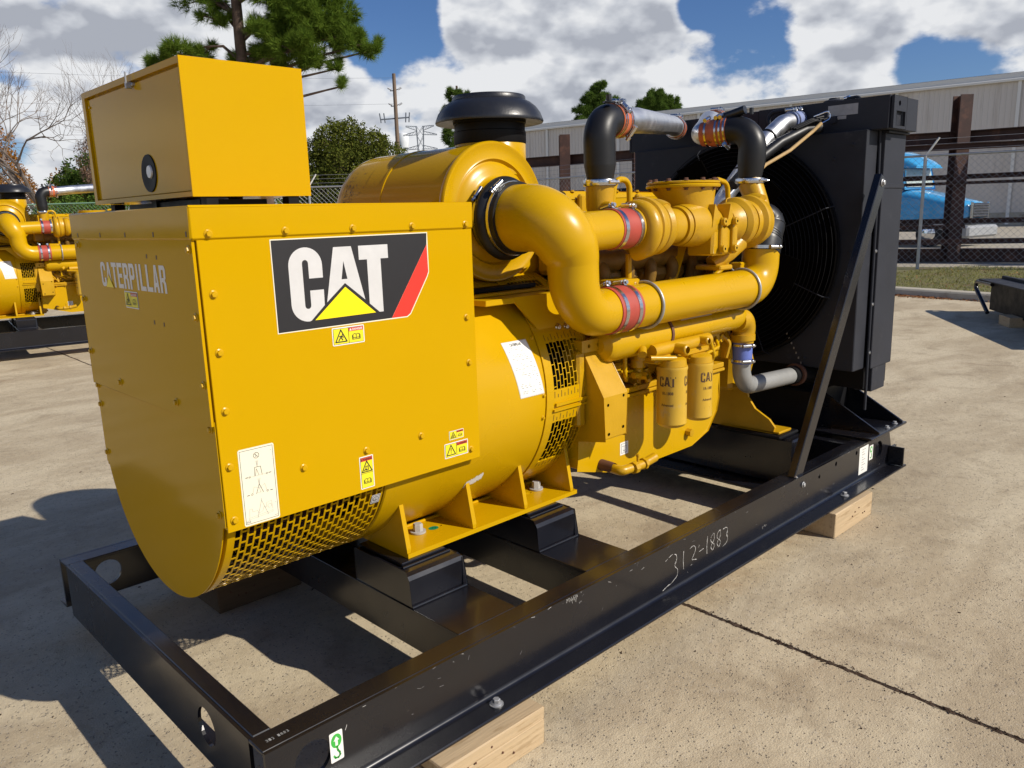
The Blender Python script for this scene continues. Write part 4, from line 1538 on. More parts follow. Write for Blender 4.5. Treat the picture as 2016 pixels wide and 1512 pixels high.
for x0, z0 in ((2.40, 1.065), (2.52, .985), (1.76, 1.10)):
    o = MB().box(x0, x0 + .09, -.468, -.399, z0, z0 + .06, b=.008).build('sensor_housing', 'yellow_cast', block, bevel=.002)
    bolts([(x0 + .018, -.4685, z0 + .045), (x0 + .072, -.4685, z0 + .015)], (0, -1, 0), block, .007, .008, 'yellow_cast')
# heads and manifold seen below the turbochargers
for sg in (-1, 1):
    m = MB()
    R_ = Matrix.Translation((0, sg * .215, 1.27)) @ Matrix.Rotation(sg * radians(-32), 4, 'X')
    m.box(1.70, 2.85, -.11, .11, -.06, .14, b=.012, T=R_)
    hd = m.build('cylinder_head', 'yellow_cast', gen, bevel=.004)
    for i in range(3):
        m = MB()
        m.box(1.73 + i * .375, 2.07 + i * .375, -.10, .10, .142, .22, b=.02, T=R_)
        m.build('valve_cover', 'manifold_shade_dark' if sg < 0 else 'yellow_cast', hd, bevel=.004)  # near covers carry the shade below the turbochargers in their colour
m = MB()
m.tube([(1.72, -.36, 1.47), (2.75, -.36, 1.47)], .055, 16)
for i in range(6):
    x = 1.80 + i * .17
    m.tube(fillet([(x, -.36, 1.47), (x, -.42, 1.43), (x, -.40, 1.34)], .03, 4), .030, 10)
manif = m.build('exhaust_manifold', 'manifold_shade_dark', gen)
m = MB()
m.box(1.50, 2.72, -.20, .42, 1.42, 1.772, b=.03)
plen = m.build('aftercooler_housing', 'yellow_paint', gen, bevel=.01)
bolts([(1.56 + i * .16, -.17, 1.772) for i in range(8)], (0, 0, 1), plen, .009, .009, 'yellow_cast')
m = MB()
m.box(1.60, 2.70, -.30, -.201, 1.42, 1.60, b=.02)
for i in range(5):
    m.box(1.66 + i * .21, 1.70 + i * .21, -.23, -.201, 1.60, 1.76, b=.008)
m.build('intake_runner', 'yellow_cast', plen, kind='stuff')
# shelf and side plate under the air cleaner
m = MB()
m.box(1.05, 1.56, -.33, .30, 1.368, 1.380, b=.002)
m.prism([(1.255, 1.345), (1.415, 1.19), (1.62, 1.19), (1.62, 1.30), (1.50, 1.366), (1.255, 1.366)], xz(0), -.425, -.415)
m.box(1.10, 1.50, -.424, -.30, 1.345, 1.3665, b=.002)
shelf = m.build('air_cleaner_shelf', 'yellow_paint', gen, bevel=.002)
m = MB()
m.box(0.98, 1.50, -.30, .25, 1.382, 1.400, b=.003)
m.build('rubber_strip', 'black_matt', shelf)
bolts([(1.49, -.426, 1.225), (1.54, -.426, 1.222)], (0, -1, 0), shelf, .010, .012, 'steel')

# oil cooler shell under the intake pipe
m = MB()
m.tube([(1.66, -.50, 1.13), (1.675, -.50, 1.13), (1.70, -.50, 1.13), (2.085, -.50, 1.13)], [.03, .066, .076, .076], 28)
m.tube([(2.10, -.50, 1.135), (2.72, -.50, 1.135), (2.78, -.50, 1.135)], [.064, .064, .05], 28)
cooler = m.build('oil_cooler', 'yellow_paint', gen)
m = MB()
m.tube([(2.083, -.50, 1.132), (2.099, -.50, 1.132)], .0815, 32)
m.build('band', 'rust', cooler)
fcool = lambda u, v, w: (u, -.50 - (.0643 + w) * cos(v / .0643), 1.135 + (.0643 + w) * sin(v / .0643))
d = Decal(fcool)
d.rect(2.20, .050, 2.46, .088, 'silver_vinyl', 0, 1, 6)
for i in range(3):
    d.rect(2.215, .058 + i * .009, 2.445, .0605 + i * .009, 'plate_gray', 1)
d.build('paper_label', cooler)
m = MB()
m.lathe([(1.075, .03), (1.06, .036), (1.03, .036), (1.025, .02), (1.00, .02)], (1.95, -.50, 0), 'z', 16)
m.box(2.12, 2.20, -.53, -.46, 1.03, 1.075, b=.006)
m.build('cooler_port', 'yellow_cast', cooler)
m = MB()
m.tube([(1.845, -.59, 1.075), (1.870, -.57, 1.095)], .020, 14)
m.build('lug', 'yellow_cast', cooler)

# filter head and two spin-on filters
m = MB()
m.box(1.94, 2.36, -.60, -.44, 1.015, 1.055, b=.012)
m.tube([(1.93, -.575, 1.075), (2.38, -.575, 1.075)], .030, 16)
m.tube([(1.90, -.59, 1.052), (2.02, -.64, 1.04)], .012, 10)
m.lathe([(-.66, .016), (-.655, .024), (-.60, .026)], (2.085, 0, 1.07), 'y', 16)
m.lathe([(-.64, .012), (-.635, .019), (-.58, .020)], (2.29, 0, 1.082), 'y', 16)
m.lathe([(-.64, .010), (-.60, .012)], (2.13, 0, 1.03), 'y', 12)
fh = m.build('filter_head', 'yellow_cast', gen, bevel=.003)
for i, (fx, fy, z0, z1) in enumerate(((2.045, -.605, .722, 1.000), (2.262, -.600, .712, .985))):
    R1 = .0675
    m = MB()
    m.lathe([(z0, 0), (z0, .045), (z0 + .006, .058), (z0 + .018, R1), (z1 - .02, R1), (z1 - .012, R1 + .003), (z1, R1 + .002), (z1, .03)], (fx, fy, 0), 'z', 44)
    f = m.build('oil_filter', 'filter_paint', gen, sharp=30)
    m = MB()
    m.lathe([(z1 + .001, R1 * .97), (z1 + .03, R1 * .92), (z1 + .04, R1 * .7), (z1 + .04, 0)], (fx, fy, 0), 'z', 36)
    m.build('filter_cap', 'yellow_cast', f)

    def ff(u, v, w, fx=fx, fy=fy):
        a = u / R1 - radians(62)      # facing the viewer
        return (fx + (R1 + w) * cos(a - radians(40)), fy + (R1 + w) * sin(a - radians(40)), v)
    offs = (-.070, .000)[i]
    zt = z1 - .040

    def fine_text(body, u0, v0, u1, v1, mat):
        d.text(body, u0, v0, u1, v1, mat, 0, 0.02)
    for rep in ((0.0, .122) if i == 0 else (0.0,)):
        k = 1.42
        d = Decal(lambda u, v, w: ff(u + offs, v, w), 0.0004)
        word(d, 'C', rep - .028 * k, zt - .032 * k, rep - .013 * k, zt, 'print_brown', 0)
        word(d, 'A', rep - .011 * k, zt - .030 * k, rep + .008 * k, zt, 'print_brown', 0)
        word(d, 'T', rep + .009 * k, zt - .032 * k, rep + .026 * k, zt, 'print_brown', 0)
        d.poly([(rep - .022 * k, zt - .034 * k), (rep + .018 * k, zt - .034 * k), (rep - .002 * k, zt - .0165 * k)], 'filter_paint', 1)
        d.poly([(rep - .018 * k, zt - .0335 * k), (rep + .014 * k, zt - .0335 * k), (rep - .002 * k, zt - .019 * k)], 'print_brown', 2)
        d.build('filter_logo', f)
        d = Decal(lambda u, v, w: ff(u + offs, v, w), 0.0004)
        fine_text('1R-1808', rep - .026, zt - .082, rep + .026, zt - .068, 'print_brown')
        d.build('part_number', f)
        d = Decal(lambda u, v, w: ff(u + offs, v, w), 0.0004)
        fine_text('Advanced', rep - .030, zt - .134, rep + .026, zt - .122, 'print_brown')
        d.rect(rep - .028, zt - .139, rep + .022, zt - .1378, 'print_brown', 0)
        for k2 in range(3):
            d.rect(rep - .020, zt - .165 - k2 * .006, rep + .012, zt - .164 - k2 * .006, 'print_brown', 0)
        d.build('filter_print', f, label=None)

# front engine support plate
for sg in (-1, 1):
    m = MB()
    pr = [(-.14, .90), (-.335, .893), (-.385, .875), (-.395, .84), (-.362, .70), (-.375, .625), (-.42, .565), (-.51, .515), (-.545, .475), (-.535, .438), (-.14, .438)]
    m.prism([(p[0] * -sg, p[1]) for p in pr], yz, 3.128, 3.146)
    m.box(3.128, 3.27, sg * .575, sg * .28, .438, .452, b=.004)
    m.box(2.90, 3.127, sg * .40, sg * .20, .70, .90, b=.02)
    o = m.build('engine_foot', 'yellow_cast', gen, bevel=.004)
    m = MB()
    m.box(3.09, 3.31, sg * .60, sg * .20, .4185, .4375, b=.006)
    m.build('rubber_mount', 'black_matt', o)

# ---- turbochargers along the near bank
TY, TZ = -.55, 1.61


def volute(m, x, r0, r1, tube_r0, tube_r1, a0, turns, axis=1, n=36, off=0.0):
    """scroll of growing tube radius winding round the shaft axis"""
    path, rad = [], []
    for i in range(n + 1):
        t = i / n
        a = radians(a0 + 360 * turns * t * axis)
        rr_ = r0 + (r1 - r0) * t
        path.append((x + off * t, TY + rr_ * cos(a), TZ + rr_ * sin(a)))
        rad.append(tube_r0 + (tube_r1 - tube_r0) * t)
    m.tube(path, rad, 16)


# compressor end, first unit
m = MB()
m.lathe([(1.80, .060), (1.80, .084), (1.845, .086), (1.850, .070), (1.87, .072), (1.87, .11), (1.88, .125), (1.895, .128), (1.905, .126), (1.912, .120), (1.93, .118), (1.94, .05)], (0, TY, TZ), 'x', 48)
volute(m, 1.852, .078, .092, .022, .045, -60, .92, 1)
tur1 = m.build('turbocharger', 'yellow_cast', gen, sharp=32)
m = MB()
m.lathe([(1.93, .03), (1.935, .095), (1.95, .112), (1.975, .118), (2.00, .108), (2.015, .088), (2.035, .078), (2.12, .076), (2.125, .05)], (0, TY, TZ), 'x', 48)
volute(m, 1.975, .06, .075, .03, .048, 200, .8, 1)
m.build('turbine_housing', 'yellow_cast', tur1, sharp=32)
m = MB()
m.lathe([(2.128, .06), (2.128, .084), (2.152, .088), (2.157, .06)], (0, TY, TZ), 'x', 40)
m.build('clamp_ring', 'yellow_cast', tur1)
m = MB()
m.tube([(1.74, TY + .09, 1.63), (1.74, TY + .10, 1.70), (1.74, TY + .10, 1.785)], [.050, .060, .062], 24)
m.tube([(1.74, TY + .05, 1.645), (1.86, TY + .05, 1.66)], .045, 16)
m.lathe([(-.53, .0), (-.53, .022), (-.50, .024), (-.47, .022)], (1.715, 0, 1.70), 'y', 16)
m.build('compressor_outlet', 'yellow_cast', tur1)
MB().tube(fillet([(1.755, -.50, 1.70), (1.772, -.50, 1.81), (1.868, -.50, 1.81), (1.873, -.50, 1.70)], [.045, .045], 8), .0125, 12).build('oil_tube', 'yellow_paint', tur1)
MB().tube([(1.865, -.50, 1.50), (1.865, -.50, 1.36)], .0135, 12).build('oil_tube', 'yellow_paint', tur1)
rt = random.Random(2)
m = MB()
for k in range(7):
    a = radians(200 - k * 9)
    m.box(-.0035, .0035, -.004, .004, -.002, .002, T=Matrix.Translation((1.866, TY + .110 * cos(a), TZ + .110 * sin(a))))
m.build('cast_lettering', 'yellow_paint', tur1, kind='stuff')
bolts([(1.906, TY + .112 * cos(radians(a)), TZ + .112 * sin(radians(a))) for a in range(100, 281, 30)], (1, 0, 0), tur1, .008, .010, 'yellow_cast')
# collector between the turbines with the big exhaust flange
m = MB()
prof = [(2.158, .05), (2.160, .090), (2.20, .094), (2.26, .098), (2.34, .096), (2.40, .082), (2.44, .066), (2.47, .064), (2.50, .064)]
m.lathe(prof, (0, TY, TZ), 'x', 40)
k = 14
vs, fs = [], []
cyl_c = (2.31, -.47)
rows = [(1.600, .078, (2.30, -.545)), (1.65, .088, (2.305, -.53)), (1.70, .112, (2.307, -.505)), (1.76, .142, (2.31, -.475)), (1.778, .150, (2.31, -.47))]
n = 40
for z, r, c in rows:
    for j in range(n):
        a = 2 * pi * j / n
        vs.append((c[0] + r * cos(a), c[1] + r * sin(a), z))
for i in range(len(rows) - 1):
    for j in range(n):
        fs.append((i * n + j, i * n + (j + 1) % n, (i + 1) * n + (j + 1) % n, (i + 1) * n + j))
m.add(vs, fs, 0, True)
exh = m.build('exhaust_collector', 'yellow_cast', gen, sharp=35)
m = MB()
m.lathe([(1.777, .10), (1.777, .166), (1.781, .169), (1.789, .169), (1.793, .164), (1.793, .10)], (2.31, -.47, 0), 'z', 48)
m.lathe([(1.794, .0), (1.794, .162), (1.7965, .166), (1.803, .166), (1.806, .160), (1.806, 0)][::-1], (2.31, -.47, 0), 'z', 48)
m.build('exhaust_flange', 'yellow_paint', exh)
bolts([(2.31 + .150 * cos(a), -.47 + .150 * sin(a), 1.806) for a in [2 * pi * (i + .3) / 12 for i in range(12)]], (0, 0, 1), exh, .010, .012, 'rust')
bolts([(2.31 + .150 * cos(a), -.47 + .150 * sin(a), 1.777) for a in [2 * pi * (i + .3) / 12 for i in range(12)]], (0, 0, -1), exh, .009, .012, 'rust')
m = MB()
for x in (2.355, 2.455):
    m.box(x - .008, x + .006, TY - .105, TY - .03, 1.475, 1.64, b=.003)
    for z in (1.622, 1.500):
        m.lathe([(TY - .122, .0), (TY - .122, .016), (TY - .105, .018)], (x, 0, z), 'y', 16)
m.box(2.30, 2.52, TY - .09, TY + .05, 1.47, 1.60, b=.01)
m.prism([(2.28, 1.60), (2.36, 1.625), (2.30, 1.70)], xz(0), TY - .10, TY - .03)
m.prism([(2.40, 1.60), (2.46, 1.62), (2.43, 1.70)], xz(0), TY - .10, TY - .03)
m.build('collector_bracket', 'yellow_cast', exh, bevel=.003)
m = MB()
for x in (2.355, 2.455):
    for z in (1.622, 1.500):
        m.lathe([(TY - .1225, .0), (TY - .1225, .006)], (x, 0, z), 'y', 10)
m.build('bolt_hole', 'dark_void', exh)
# second unit, compressor towards the radiator
m = MB()
m.lathe([(2.50, .05), (2.503, .083), (2.54, .086), (2.555, .092), (2.58, .10)], (0, TY, TZ), 'x', 44)
m.lathe([(2.585, .06), (2.59, .098), (2.61, .118), (2.64, .122), (2.665, .112), (2.675, .07)], (0, TY, TZ), 'x', 48)
volute(m, 2.63, .066, .078, .030, .048, 150, .8, 1)
m.tube(fillet([(2.62, TY - .03, 1.52), (2.55, TY - .02, 1.475), (2.47, TY + .02, 1.42)], .05, 5), [.05] + [.045] * 6 + [.04], 14)
m.box(2.42, 2.53, TY - .06, TY + .08, 1.395, 1.418, b=.006)
tur2 = m.build('turbocharger', 'yellow_cast', gen, sharp=32)
m = MB()
m.lathe([(2.68, .05), (2.69, .105), (2.72, .108), (2.735, .128), (2.752, .131), (2.76, .128), (2.80, .122), (2.83, .09), (2.86, .072), (2.90, .070)], (0, TY, TZ), 'x', 48)
m.build('compressor_housing', 'yellow_cast', tur2, sharp=32)
m = MB()
volute(m, 2.80, .076, .098, .022, .046, -170, .80, 1)
m.tube([(2.80, TY - .02, 1.52), (2.82, TY - .055, 1.60), (2.845, TY - .005, 1.70), (2.86, TY + .05, 1.80)], [.045, .050, .052, .060], 20)
m.build('compressor_outlet', 'yellow_cast', tur2, sharp=32)
MB().tube(fillet([(2.50, -.50, 1.806), (2.56, -.50, 1.815), (2.645, -.50, 1.80), (2.655, -.50, 1.70)], [.03, .05], 7), .0125, 12).build('oil_tube', 'yellow_paint', tur2)
MB().tube(fillet([(2.66, -.50, 1.50), (2.655, -.50, 1.41), (2.52, -.50, 1.345)], .03, 6), .0135, 12).build('oil_tube', 'yellow_paint', tur2)
m = MB()
m.tube([(2.42, -.40, 1.53), (2.29, -.42, 1.33)], .028, 4)
m.build('strut', 'yellow_paint', gen, bevel=.003)
for a, b, z in ((1.74, 1.866, 1.33), (2.69, 2.775, 1.345)):
    m = MB()
    m.box(a, b, -.56, -.42, z, z + .07, b=.006)
    o = m.build('pipe_bracket', 'yellow_paint', gen, bevel=.003)
    bolts([(b - .03, -.5605, z + .045)], (0, -1, 0), o, .009, .010, 'yellow_cast')

# ---- air cleaner
AX, AZ = 1.33, 1.69
m = MB()
m.lathe([(-.225, .20), (-.226, .268), (-.10, .268), (.165, .268), (.168, .271), (.182, .271), (.185, .268), (.30, .268), (.302, .266), (.46, .266), (.50, .262), (.535, .245), (.558, .21), (.57, .15), (.575, .0)], (AX, 0, AZ), 'y', 80)
ac = m.build('air_cleaner', 'yellow_sheet', gen, sharp=28)
m = MB()
m.lathe([(-.222, .271), (-.232, .2755), (-.246, .2755), (-.252, .271), (-.251, .262), (-.247, .255), (-.247, .214), (-.250, .208), (-.243, .203), (-.237, .198), (-.241, .190), (-.246, .184),
         (-.252, .165), (-.258, .150), (-.262, .138), (-.270, .133), (-.31, .131), (-.31, .10)], (AX, 0, AZ), 'y', 80)
m.build('end_cover', 'yellow_paint', ac, sharp=40)
m = MB()
m.lathe([(1.84, .1475), (1.968, .1475), (1.970, .146), (1.970, .13)], (1.455, -.095, 0), 'z', 56)
m.build('inlet_stack', 'yellow_paint', ac)
m = MB()
m.lathe([(1.967, .1488), (1.969, .150), (2.015, .150), (2.018, .1465), (2.045, .1465), (2.048, .151), (2.068, .151), (2.072, .146), (2.10, .146)], (1.455, -.095, 0), 'z', 56)
m.build('rubber_collar', 'black_matt', ac)
m = MB()
m.lathe([(2.062, .10), (2.052, .214), (2.050, .222), (2.056, .2245), (2.066, .221), (2.088, .212), (2.110, .196), (2.128, .174), (2.136, .158), (2.140, .152), (2.152, .151), (2.157, .147), (2.159, .10), (2.160, .0)],
        (1.455, -.095, 0), 'z', 72)
m.build('rain_cap', 'black_plastic', ac, sharp=42)
m = MB()
pj_ = []
d = Decal(lambda u, v, w: (AX - (.2665 + w) * sin(v), u, AZ + (.2665 + w) * cos(v)), .0004)
rr = random.Random(8)
for i in range(520):
    u = .50 - abs(rr.gauss(0, .07))
    v = radians(rr.gauss(74, 15))
    if .315 < u < .455 and v < radians(105):
        a = rr.uniform(0, 3.1)
        l = rr.uniform(.002, .010)
        d.line([(u, v), (u + l * cos(a), v + l * sin(a) / .27)], .0018, 'print_brown', 0)
d.build('soot_marks', ac, label='dark sooty scorch marks near the closed end')

# ---- hump hose and intake pipe
HX, HZ = 1.315, 1.665
m = MB()
m.lathe([(-.268, .134), (-.27, .139), (-.298, .140), (-.302, .144), (-.312, .158), (-.325, .163), (-.338, .158), (-.348, .144), (-.352, .140), (-.395, .139), (-.395, .12)], (HX, 0, HZ), 'y', 56)
hump = m.build('hump_hose', 'black_rubber', gen, sharp=60)
ring_band(hump, ((HX, -.285, HZ), (0, -1, 0)), .1405, .013, screw=(-.75, 0, .66))
ring_band(hump, ((HX, -.366, HZ), (0, -1, 0)), .1405, .013, screw=(-.55, 0, .80))
m = MB()
path = fillet([(HX, -.36, HZ), (HX + .005, -.575, HZ), (HX + .075, -.60, 1.52), (HX + .09, -.60, 1.288), (1.60, -.585, 1.288)], [.135, .15, .155], 12)
nP = len(path)
rad = []
for i in range(nP):
    t = i / (nP - 1)
    rad.append(.128 - .036 * min(1, t * 1.25))
m.tube(path, rad, 40, caps=False)
m.tube([(1.39, -.585, 1.60), (1.50, -.565, 1.605), (1.70, TY, TZ)], [.075, .078, .078], 30)
intake = m.build('intake_pipe', 'yellow_paint', gen, sharp=50)
# red hose between cleaner branch and first compressor
m = MB()
m.tube([(1.668, TY, TZ), (1.669, TY, TZ), (1.815, TY, TZ), (1.816, TY, TZ)], [.078, .083, .083, .078], 32)
h = m.build('silicone_hose', 'red_silicone', intake)
ring_band(intake, ((1.690, TY, TZ), (1, 0, 0)), .0832, .021, screw=(0, .25, 1))
ring_band(intake, ((1.790, TY, TZ), (1, 0, 0)), .0832, .021, screw=(0, -.05, 1))
# lower red hose
m = MB()
m.tube([(1.598, -.585, 1.288), (1.599, -.585, 1.288), (1.742, -.585, 1.288), (1.743, -.585, 1.288)], [.092, .0965, .0965, .092], 36)
h = m.build('silicone_hose', 'red_silicone', intake)
ring_band(intake, ((1.628, -.585, 1.288), (1, 0, 0)), .0968, .021, screw=(0, .35, 1))
ring_band(intake, ((1.715, -.585, 1.288), (1, 0, 0)), .0968, .021, screw=(0, .15, 1))
m = MB()
path = [(1.735, -.585, 1.288)] + fillet([(1.745, -.585, 1.288), (2.825, -.585, 1.290), (2.835, -.585, 1.475)], .125, 14)
m.tube(path, [.0915] * len(path), 40)
lowp = m.build('intake_pipe', 'yellow_paint', gen, sharp=50)
for x in (1.865, 2.665):
    P_ = [(x, -.585 + .0985 * cos(radians(a)), 1.288 + .0985 * sin(radians(a))) for a in range(60, 330, 10)]
    MB().tube([(x, -.50, 1.40)] + P_, .0068, 10).build('u_bolt', 'zinc', lowp)
m = MB()
path = fillet([(2.835, -.585, 1.462), (2.865, -.583, 1.53), (2.965, -.565, 1.635), (2.890, -.555, 1.625)], [.08, .04], 10)
m.tube(path, [.094 - .018 * i / (len(path) - 1) for i in range(len(path))], 36)
for k in range(5):
    i = 4 + k * 3
    if i < len(path) - 1:
        m.tube([path[i], path[i] + (path[i + 1] - path[i]).normalized() * .006], .0965 - .018 * i / (len(path) - 1), 32)
elb = m.build('rubber_elbow', 'black_rubber', gen)
ring_band(elb, ((2.836, -.585, 1.487), (.05, 0, 1)), .0955, .016, screw=(-.4, -1, 0))

# ---- boost pipes: black elbows, hoses and aluminium tubes to the radiator
def vband(p, r, parent):
    m = MB()
    m.lathe([(p[2] - .012, r - .004), (p[2] - .012, r + .010), (p[2] - .005, r + .012), (p[2] + .005, r + .012), (p[2] + .012, r + .010), (p[2] + .012, r - .004)], (p[0], p[1], 0), 'z', 36)
    m.tube([(p[0] + r + .01, p[1] - .02, p[2]), (p[0] + r + .05, p[1] - .04, p[2] + .002)], .005, 8)
    m.tube([(p[0] - .03, p[1] - r - .012, p[2]), (p[0] + .02, p[1] - r - .018, p[2])], .008, 8)
    return m.build('band_clamp', 'steel', parent)


E1 = Vector((1.74, -.45, 1.80))
m = MB()
path = fillet([(1.74, -.45, 1.806), (1.738, -.45, 1.87), (1.730, -.452, 2.045), (1.84, -.43, 2.052)], [.2, .085], 12)
m.tube(path, [.054] + [.066] * (len(path) - 1), 32)
e1 = m.build('boost_elbow', 'black_rubber', gen)
vband((1.74, -.45, 1.798), .060, e1)
m = MB()
m.tube([(1.77, -.475, 2.11), (1.765, -.475, 2.145)], .012, 8)
m.tube([(1.765, -.475, 2.112), (1.765, -.475, 2.118)], .024, 6)
m.build('sensor_plug', 'black_plastic', e1)
A = Vector((1.825, -.433, 2.051))
B = Vector((2.02, -.38, 2.060))
dAB = (Vector((1.92, -.410, 2.056)) - A).normalized()
m = MB()
m.tube([A, A + dAB * .10], .0685, 32)
h1 = m.build('silicone_hose', 'orange_silicone', e1)
for t, sc in ((.012, (-.2, -.2, 1)), (.030, (.1, -.6, .6)), (.074, (0, 0, 1)), (.090, (.1, -.7, -.6))):
    ring_band(e1, (A + dAB * t, dAB), .0690, .009, screw=sc)
end1 = Vector((3.60, .445, 2.185))
path = fillet([A + dAB * .08, (2.10, -.355, 2.075), end1 - Vector((.25, .13, .0)), end1], [.4, .2], 8)
m = MB()
m.tube(path, .0555, 28)
al1 = m.build('boost_pipe', 'aluminium', gen)
dd = Vector((.9, .45, 0)).normalized()
m = MB()
m.tube([end1 - dd * .13, end1 - dd * .03], .0635, 28)
m.build('silicone_hose', 'orange_silicone', al1)
for t in (.118, .045):
    ring_band(al1, (end1 - dd * t, dd), .0645, .012, screw=(0, 0, 1))
m = MB()
m.tube([end1 - dd * .14, end1 - dd * .155], .060, 28)
m.build('bead', 'steel', al1)

m = MB()
path = fillet([(2.862, -.497, 1.826), (2.865, -.500, 1.90), (2.872, -.505, 2.070), (2.855, -.36, 2.065)], [.2, .10], 12)
m.tube(path, [.056] + [.068] * (len(path) - 1), 32)
e2 = m.build('boost_elbow', 'black_rubber', gen)
vband((2.862, -.497, 1.812), .062, e2)
m = MB()
m.tube([(2.868, -.49, 2.135), (2.868, -.49, 2.165)], .011, 8)
m.tube([(2.85, -.33, 2.13), (2.86, -.46, 2.160)], .022, 12)
m.build('sensor_plug', 'black_plastic', e2)
P0 = Vector((2.857, -.375, 2.065))
P1 = Vector((2.835, -.255, 2.060))
dp = (P1 - P0).normalized()
m = MB()
m.tube([P0, P0.lerp(P1, .5), P1 + dp * .02], [.070, .070, .060], 30)
m.build('silicone_hose', 'orange_silicone', e2)
for t in (.008, .030, .052, .110):
    ring_band(e2, (P0 + dp * t, dp), .0705 if t < .08 else .064, .010, screw=(-.3, 0, 1 if t > .02 else -1))
Q2 = Vector((3.02, -.14, 2.115))
m = MB()
path = fillet([P1, (2.84, -.225, 2.062), Q2, (3.20, -.04, 2.165), (3.60, .14, 2.190)], [.04, .16, .2], 8)
m.tube(path, .0565, 28)
al2 = m.build('boost_pipe', 'aluminium', gen)
m = MB()
m.tube([(3.42, .059, 2.179), (3.56, .122, 2.188)], .066, 28)
m.build('silicone_hose', 'orange_silicone', al2)
for t in (3.44, 3.52):
    ring_band(al2, ((t, .059 + (t - 3.42) * .45, 2.182), (1, .45, .06)), .0665, .012, screw=(0, 0, 1))

# coolant pipe rising to the top tank
m = MB()
path = fillet([(2.95, -.22, 1.60), (3.00, -.27, 1.74), (3.30, -.33, 2.04), (3.47, -.345, 2.140), (3.66, -.35, 2.165)], [.1, .3, .12], 8)
m.tube(path, .046, 28)
cp = m.build('coolant_pipe', 'aluminium', gen)
m = MB()
m.tube([(3.545, -.348, 2.152), (3.635, -.352, 2.164)], .054, 28)
m.build('silicone_hose', 'blue_silicone_pale', cp)
for x in (3.56, 3.62):
    ring_band(cp, ((x, -.35, 2.152 + (x - 3.545) * .13), (1, 0, .13)), .0545, .010, screw=(0, 0, 1))
for p, dr in (((3.12, -.294, 1.860), (1, -.2, 1)), ((3.215, -.313, 1.955), (1, -.2, 1)), ((3.33, -.334, 2.06), (1, -.1, .7))):
    m = MB()
    p, dr = Vector(p), Vector(dr).normalized()
    m.tube([p - dr * .005, p + dr * .005], .0485, 24)
    m.build('bead', 'black_matt', cp)
# lower coolant connection: yellow elbow, blue hose, grey pipe
m = MB()
m.tube(fillet([(2.76, -.50, 1.115), (2.90, -.49, 1.115), (2.868, -.48, 1.02), (2.865, -.48, .985)], [.07, .04], 8), .058, 24)
m.tube([(2.865, -.48, 1.03), (2.865, -.48, 1.00)], .066, 24)
lc = m.build('coolant_elbow', 'yellow_cast', gen)
m = MB()
m.tube([(2.865, -.48, .995), (2.865, -.48, .875)], .0535, 28)
m.build('silicone_hose', 'blue_silicone', lc)
for z in (.975, .892):
    ring_band(lc, ((2.865, -.48, z), (0, 0, 1)), .054, .012, screw=(-.6, -1, 0))
m = MB()
m.tube(fillet([(2.865, -.48, .90), (2.865, -.48, .745), (3.62, -.46, .700)], .115, 10), .0475, 28)
gp = m.build('coolant_pipe', 'gray_pipe', gen)
m = MB()
m.tube([(3.44, -.464, .711), (3.70, -.458, .696)], .054, 20)
m.tube([(3.50, -.463, .708), (3.53, -.463, .706)], .066, 20, mat=1)
m.build('hose', ['black_matt', 'rust'], gp)

# black cable bundle, tan conduit and overflow hose above the fan
m = MB()
m.tube(fillet([(2.98, -.33, 1.80), (3.10, -.36, 1.90), (3.30, -.42, 2.02), (3.48, -.47, 2.09), (3.60, -.50, 2.105)], .1, 6), .030, 14)
cab = m.build('cable_bundle', 'black_rubber', gen)
rr = random.Random(6)
for k in range(5):
    o_ = (rr.uniform(-.02, .02), rr.uniform(-.02, .02))
    MB().tube(fillet([(3.40, -.44 + o_[0], 2.085 + o_[1]), (3.50, -.50 + o_[0], 2.13 + o_[1]), (3.58, -.54 + o_[1], 2.15 + o_[0])], .05, 5), .007, 8).build('cable', 'black_matt', cab)
m = MB()
m.tube(fillet([(3.02, -.385, 1.80), (3.15, -.42, 1.90), (3.30, -.48, 1.975), (3.45, -.53, 2.075), (3.50, -.555, 2.12)], .08, 6), .0095, 12)
m.build('tan_conduit', 'tan_hose', gen)
m = MB()
m.tube(fillet([(3.52, -.545, 2.12), (3.60, -.60, 2.165), (3.55, -.56, 2.185), (3.52, -.50, 2.16)], .03, 6), .0045, 8)
m.build('wire_loop', 'chrome', gen)
m = MB()
m.tube(fillet([(3.585, -.235, 2.00), (3.585, -.215, 2.13), (3.60, -.16, 2.215), (3.60, -.29, 2.225)], [.06, .04], 7), .012, 12)
m.build('vent_hose', 'black_gray_paint', gen)

